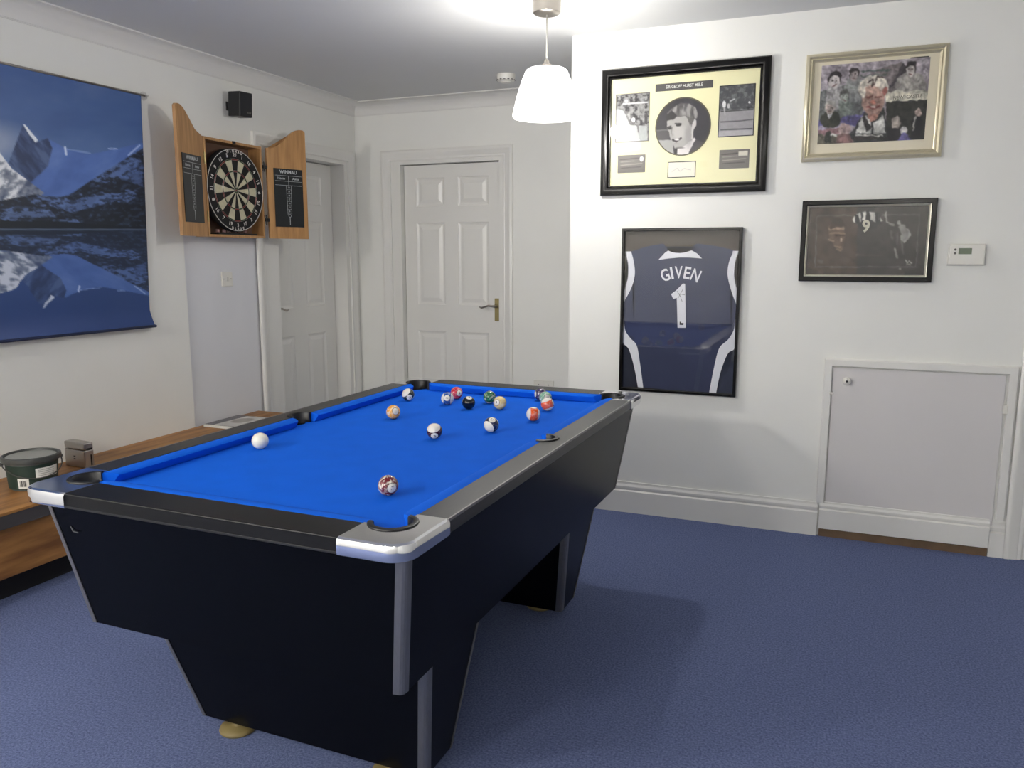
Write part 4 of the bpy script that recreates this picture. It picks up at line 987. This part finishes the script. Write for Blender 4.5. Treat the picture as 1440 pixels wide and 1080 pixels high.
# ------------------------------------------------------------------ switches and sockets
LS = thing('light_switch', 'white single light switch below the dartboard cabinet', 'light switch', (XL-0.0135, 3.795, 1.210))
bm = BM(); box(bm, 0, 0.009, -0.043, 0.043, -0.043, 0.043, 0.002); obj('switch_plate', bm, WHITEP, LS)
bm = BM(); box(bm, 0.009, 0.013, -0.0075, 0.0075, -0.013, 0.013, 0.002); obj('rocker', bm, mat('white rocker', (206, 204, 198), .35), LS)
for y in (-0.030, 0.030):
    b2 = BM(); lathe(b2, [(0.003, 0), (0.003, 0.0012)], 10); bmesh.ops.rotate(b2, verts=b2.verts, matrix=Matrix.Rotation(PI/2, 3, 'Y')); obj('screw', b2, GREYPH, LS, loc=(0.0088, y, 0))
SK = thing('wall_socket', 'white double wall socket low on the far wall, just above the table rail', 'socket', (-1.885, YF-0.0005, 0.447))
bm = BM(); box(bm, -0.073, 0.073, -0.010, 0, -0.043, 0.043, 0.002); obj('socket_plate', bm, WHITEP, SK)
for s in (-1, 1):
    bm = BM(); box(bm, s*0.036-0.004, s*0.036+0.004, -0.0106, -0.0095, 0.008, 0.016)
    for d_ in (-1, 1): box(bm, s*0.036+d_*0.011-0.003, s*0.036+d_*0.011+0.003, -0.0106, -0.0095, -0.012, -0.008)
    obj('socket_holes', bm, mat('shadowed socket plastic', (150, 148, 142), .5), SK)
for s in (-1, 1): obj('socket_rocker', box(BM(), s*0.012-0.006, s*0.012+0.006, -0.014, -0.0095, 0.018, 0.034, 0.001), WHITEP, SK)

# ------------------------------------------------------------------ mountain poster on the left wall
PO = thing('wall_hanging', 'large blue mountain lake poster hung from a rod on the left wall', 'poster', (0, 0, 0))
PY1, PZT, PZB = 3.212, 2.150, 0.980; PY0 = 1.45; VIS0 = 2.40
QP = [(0, 27), (520, 132), (545, 978), (0, 1030)]
u0 = -(VIS0-PY0)/(PY1-VIS0)
cvP = Canvas(330, 240, QP, (70, 98, 152), u0=u0)
X, Y = cvP.X, cvP.Y
# beyond the measured part (to the left) use plain shifted coordinates
V01 = cvP.V; ytop = 27+(132-27)*np.clip(X, -900, 520)/520
sky = np.stack([62+34*V01*2+0*X, 90+34*V01*2, 142+26*V01*2], -1); cvP.a = np.clip(sky, 0, 255)
n = vnoise(X, Y*2.2, 260, 12, 4); cvP.blend(np.clip((n-.48)*3, 0, 1)*.55, (112, 128, 162)); cvP.blend(np.clip((.45-n)*3, 0, 1)*.4, (44, 70, 122))
cvP.ell(-40, 300, 150, 60, (150, 160, 182), .8, soft=.9)
def upper(c):
    X, Y = c.X, c.Y
    # snowfield
    snow = [(40, 480), (120, 330), (190, 285), (250, 318), (330, 338), (430, 318), (520, 296), (560, 300), (560, 620), (40, 620)]
    c.poly(snow, (82, 112, 176)); n = vnoise(X+Y*.6, Y, 70, 31, 4); m = c.pmask(snow); c.blend(np.clip((n-.5)*4, 0, 1)*m*.5, (112, 138, 194)); c.blend(np.clip((.47-n)*4, 0, 1)*m*.45, (58, 84, 144))
    c.line([(248, 315), (250, 340)], 3.5, (210, 222, 244)); c.line([(255, 322), (335, 334)], 1.5, (150, 172, 216)); c.line([(400, 318), (430, 318)], 2, (160, 180, 220)); c.line([(470, 340), (512, 304)], 2.5, (170, 190, 226))
    pk = [(48, 378), (110, 242), (130, 262), (152, 298), (192, 284), (204, 320), (185, 380), (120, 440)]
    c.poly(pk, (56, 74, 112)); m = c.pmask(pk); n = vnoise(X*1.6-Y, Y*.6, 30, 7, 4); c.blend(np.clip((n-.5)*6, 0, 1)*m*.6, (92, 112, 152)); c.blend(np.clip((.45-n)*6, 0, 1)*m*.6, (32, 44, 74))
    c.poly([(110, 238), (118, 240), (158, 292), (148, 300), (128, 272)], (226, 232, 240))
    lm = [(-900, 420), (-500, 250), (-300, 330), (-120, 280), (0, 320), (22, 332), (60, 390), (110, 430), (165, 475), (130, 500), (-900, 520)]
    c.poly(lm, (122, 130, 146)); m = c.pmask(lm); n = vnoise(X+.5*Y, Y, 34, 15, 5); c.blend(np.clip((n-.5)*8, 0, 1)*m, (226, 228, 232)); c.blend(np.clip((.46-n)*7, 0, 1)*m*.8, (58, 70, 98))
    hills = [(-900, 500), (0, 505), (130, 480), (210, 490), (250, 482), (330, 430), (400, 388), (470, 345), (540, 305), (560, 620), (-900, 620)]
    c.poly(hills, (34, 42, 56)); m = c.pmask(hills)
    n = vnoise(X*.7+Y*1.3, Y*3.0-X*.3, 90, 44, 5)*.6+vnoise(X, Y*2, 16, 47, 3)*.4; c.blend(np.clip((n-.535)*14, 0, 1)*m*.85, (96, 122, 176)); c.blend(np.clip((.44-n)*6, 0, 1)*m*.5, (22, 28, 38))
    c.poly([(200, 520), (300, 490), (470, 470), (440, 495), (330, 525), (250, 545)], (92, 118, 172), .75); c.poly([(0, 545), (180, 535), (200, 560), (20, 566)], (96, 120, 168), .7); c.poly([(185, 572), (270, 568), (285, 585), (200, 592)], (96, 120, 170), .8); c.poly([(412, 392), (520, 360), (520, 450), (440, 425)], (86, 112, 168), .6)
    c.poly([(380, 560), (520, 470), (560, 460), (560, 620), (300, 610)], (28, 36, 46), .85)
    n = vnoise(X+Y*.8, Y*2.2, 15, 91, 3); c.blend(np.clip((n-.56)*10, 0, 1)*c.pmask(hills)*.7, (30, 38, 52)); c.blend(np.clip((.40-n)*10, 0, 1)*c.pmask(hills)*.35, (84, 104, 148))
    c.poly([(-900, 572), (200, 575), (540, 600), (540, 612), (-900, 612)], (26, 34, 44))
upper(cvP)
# reflection: paint the same land mirrored, then the water tint
W_ = Canvas(330, 240, QP, (60, 88, 146), u0=u0); Ym = W_.Y.copy(); wob = (vnoise(W_.X*.2, W_.Y, 16, 60, 2)-.5)*9
W_.a = np.clip(np.stack([84-44*W_.V, 112-50*W_.V, 168-60*W_.V], -1), 0, 255); Y0m = 603.0
W_.Y = Y0m-(Ym-Y0m)/0.82; W_.X = W_.X-8-(Ym-Y0m)*.02+wob; upper(W_); W_.Y = Ym
below = np.clip((Ym-Y0m)/4, 0, 1); wc = W_.a*0.80+np.array([40, 66, 118])*0.20
cvP.blend(below, wc); cvP.blend(below*np.clip((Ym-860)/160, 0, 1)*.75, (42, 66, 122)); cvP.line([(-900, 606), (540, 606)], 3, (96, 112, 140), .7)
cvP.a = np.clip((cvP.a-70)*1.06+76, 0, 255)
def pofn(u, v):
    y = PY0+(PY1-PY0)*u; z = PZT-(PZT-PZB)*v
    out = 0.026+0.004*math.sin(u*9+v*2)*v-0.006*v
    if v > 0.9: out += 0.02*((v-0.9)/0.1)**2
    y2 = y+ (0.0 if u < 0.8 else (u-0.8)/0.2*(-0.035*v+0.016*max(0, (v-.93)/.07)))
    return (XL+out, y2, z)
po = canvas_mesh('poster_sheet', cvP, pofn, print_mat('satin printed fabric', 0.42, 0.35), PO)
md = po.modifiers.new('s', 'SOLIDIFY'); md.thickness = 0.0012
bm = BM(); tube(bm, [(XL+0.024, PY0-0.03, PZT+0.002), (XL+0.024, PY1+0.028, PZT+0.002)], 0.006, 12); obj('hanging_rod', bm, STEEL, PO, True)
bm = BM(); tube(bm, [(XL+0.040, PY0, PZB+0.002), (XL+0.040, PY1-0.02, PZB+0.002)], 0.007, 12); obj('bottom_rod', bm, mat('navy hem', (26, 40, 78), .6), PO, True)
for yy in (PY1+0.040, PY0-0.035):
    bm = BM(); lathe(bm, [(0.022, 0), (0.020, 0.006), (0.008, 0.014), (0.006, 0.022), (0.004, 0.034)], 28); bmesh.ops.rotate(bm, verts=bm.verts, matrix=Matrix.Rotation(PI/2, 3, 'Y')); obj('suction_hook', bm, CLEAR, PO, True, loc=(XL, yy, PZT+0.004))

# ------------------------------------------------------------------ bench along the left wall
BN = thing('bench', 'long low timber bench running along the left wall behind the table', 'bench', (XL, 2.4, 0))
b0y, b1y = -1.45, 1.60
obj('seat_board', box(BM(), 0.001, 0.472, b0y, b1y, 0.368, 0.380, 0.002), BENCHW, BN)
obj('fascia', box(BM(), 0.001, 0.468, b0y, b1y, 0.314, 0.368, 0.002), BENCHG, BN)  # band under the seat board, coloured an even dark grey
obj('front_board', box(BM(), 0.001, 0.446, b0y, b1y, 0.112, 0.312, 0.003), BENCHW, BN)
obj('plinth', box(BM(), 0.001, 0.36, b0y+0.02, b1y-0.02, 0.0, 0.112), DARK, BN)
ZBN = 0.380
# tub
TB = thing('plastic_tub', 'round dark green tub with grey lid and wire handle on the bench', 'tub', (-3.135, 2.285, ZBN+0.0003), math.radians(20))
bm = BM(); lathe(bm, [(0.084, 0), (0.086, 0.003), (0.098, 0.125), (0.098, 0.128), (0.02, 0.128)], 44); smooth_angle(obj('tub_body', bm, TUBG, TB), 40)
bm = BM(); lathe(bm, [(0.0905, 0.008), (0.0912, 0.008), (0.0988, 0.108), (0.0978, 0.108)], 44); smooth_angle(obj('tub_sleeve', bm, GREEN, TB), 40)
bm = BM(); lathe(bm, [(0.100, 0.116), (0.112, 0.118), (0.1135, 0.126), (0.112, 0.138), (0.105, 0.141), (0.101, 0.139), (0.099, 0.132), (0.02, 0.132)], 48); lid = smooth_angle(obj('tub_lid', bm, LIDG, TB), 40)
bm = BM(); lathe(bm, [(0.094, 0.1325), (0.093, 0.134), (0.01, 0.134)], 44); obj('lid_centre', bm, LIDC, lid)
def wrap_label(name, a0, a1, z0, z1, m, off=0.0008, par=TB):
    bm = BM(); n = 10; R_ = lambda z: 0.0905+(z-0.008)*0.083+off
    loft(bm, [[(R_(z)*math.cos(a0+(a1-a0)*k/n), R_(z)*math.sin(a0+(a1-a0)*k/n), z) for z in (z0, z1)]+[((R_(z)-0.0009)*math.cos(a0+(a1-a0)*k/n), (R_(z)-0.0009)*math.sin(a0+(a1-a0)*k/n), z) for z in (z1, z0)] for k in range(n+1)])
    return obj(name, bm, m, par)
ad = math.radians(20)
wrap_label('paper_label', math.radians(-30)-ad, math.radians(30)-ad, 0.052, 0.094, PAPERW, 0.0012)
wrap_label('barcode_label', math.radians(-72)-ad, math.radians(-46)-ad, 0.012, 0.056, PAPERW, 0.0012)
bm = BM()
for k in range(7):
    a = math.radians(-67+k*2.4)-ad; R_ = 0.0905+0.026*0.083+0.0014
    box(bm, -1, 1, 0, 0, 0, 0) if False else None
    tube(bm, [(R_*math.cos(a), R_*math.sin(a), 0.022), ((R_+0.001)*math.cos(a), (R_+0.001)*math.sin(a), 0.046)], 0.0007+0.0005*(k % 3), 5)
obj('barcode', bm, INK, TB)
bm = BM()
for k in range(4): 
    zz = 0.086-0.008*k
    pts = [((0.0905+(zz-.008)*.083+.0016)*math.cos(math.radians(-24+8*j)-ad), (0.0905+(zz-.008)*.083+.0016)*math.sin(math.radians(-24+8*j)-ad), zz) for j in range(6)]
    tube(bm, pts, 0.0006, 5)
obj('label_print', bm, INK, TB)
bm = BM(); pts = []
for k in range(17):
    a = PI*k/16; pts.append((0.118*math.sin(a)*1.0*math.cos(-0.75)-0.112*math.cos(a)*math.sin(-0.75)*-1, 0.118*math.sin(a)*math.sin(-0.75)-0.112*math.cos(a)*math.cos(-0.75), 0.112-0.055*math.sin(a)))
tube(bm, pts, 0.0025, 8); obj('handle', bm, LIDG, TB, True)
for k in (0, 16): 
    bm = BM(); p = Vector(pts[k]); bmesh.ops.create_uvsphere(bm, u_segments=12, v_segments=8, radius=0.009, matrix=Matrix.Translation(p))
    obj('handle_lug', bm, LIDG, TB, True)
# metal tin
TN = thing('metal_tin', 'small upright silver metal case with hinged lid on the bench', 'case', (-3.235, 2.595, ZBN+0.0003), math.radians(-4))
bm = BM(); box(bm, -0.070, 0.070, -0.024, 0.024, 0, 0.082, 0.004); obj('case_body', bm, STEEL, TN)
bm = BM(); box(bm, -0.070, 0.070, -0.024, 0.024, 0.0835, 0.118, 0.006); obj('case_lid', bm, STEEL, TN)
bm = BM(); box(bm, 0.0695, 0.0715, -0.012, 0.018, 0.083, 0.092); box(bm, 0.0695, 0.0712, 0.006, 0.012, 0.010, 0.060); obj('side_slot', bm, INK, TN)
bm = BM(); box(bm, -0.006, 0.006, -0.0252, -0.0238, 0.050, 0.054); box(bm, -0.006, 0.006, -0.0252, -0.0238, 0.038, 0.042); obj('front_marks', bm, INK, TN)
# magazine on a book
BK = thing('book', 'thin white book under the magazine at the far end of the bench', 'book', (-3.225, 3.632, ZBN+0.0003), math.radians(0))
obj('pages', box(BM(), -0.108, 0.108, -0.145, 0.13, 0.001, 0.010), PAPERW, BK); obj('cover', box(BM(), -0.110, 0.110, -0.147, 0.132, 0.010, 0.0115), mat('grey cover', (150, 148, 146), .5), BK)
MG = tag(None or bpy.data.objects.new('magazine', None), 'glossy magazine with a dark border lying on the bench near the door', 'magazine'); COL.objects.link(MG); MG.location = (-3.212, 3.622, ZBN+0.0121); MG.rotation_euler = (0, 0, math.radians(1))
obj('pages', box(BM(), -0.112, 0.112, -0.142, 0.142, 0.0, 0.006, 0.001), PAPERW, MG)
cv = Canvas(44, 56, [(0, 0), (100, 0), (100, 140), (0, 140)], (196, 192, 184)); cv.poly([(0, 0), (34, 0), (28, 140), (0, 140)], (96, 92, 98)); cv.poly([(4, 60), (26, 60), (24, 120), (4, 120)], (52, 52, 60)); cv.ell(60, 60, 24, 34, (150, 144, 136), soft=.3); cv.line([(1, 1), (99, 1), (99, 139), (1, 139), (1, 1)], 2.5, (40, 38, 40))
canvas_mesh('magazine_cover', cv, lambda u, v: (-0.112+0.224*u, 0.142-0.284*v, 0.0068), print_mat('glossy cover', 0.25, .5), MG)

# ------------------------------------------------------------------ world, camera
w = bpy.data.worlds.new('world'); S.world = w; w.use_nodes = True
w.node_tree.nodes['Background'].inputs[0].default_value = (0.5, 0.55, 0.6, 1); w.node_tree.nodes['Background'].inputs[1].default_value = 0.2
cd = bpy.data.cameras.new('camera'); cam = bpy.data.objects.new('camera', cd); COL.objects.link(cam)
cd.sensor_fit = 'HORIZONTAL'; cd.sensor_width = 36.0; cd.lens = 1127.22/1440*36.0; cd.clip_start = 0.02
yaw, pitch, roll = 0.3885, -0.1589, 0.0004
Fv = Vector((-math.sin(yaw)*math.cos(pitch), math.cos(yaw)*math.cos(pitch), math.sin(pitch))); Rv = Vector((math.cos(yaw), math.sin(yaw), 0)); Uv = Rv.cross(Fv)
R2v = Rv*math.cos(roll)+Uv*math.sin(roll); U2v = -Rv*math.sin(roll)+Uv*math.cos(roll)
Mx = Matrix((R2v, U2v, -Fv)).transposed().to_4x4(); Mx.translation = (0, 0, 1.3483); cam.matrix_world = Mx
S.camera = cam
vs = S.view_settings; vs.view_transform = 'Standard'; vs.look = 'None'; vs.gamma = 1.0; vs.exposure = 0.03; vs.use_curve_mapping = False
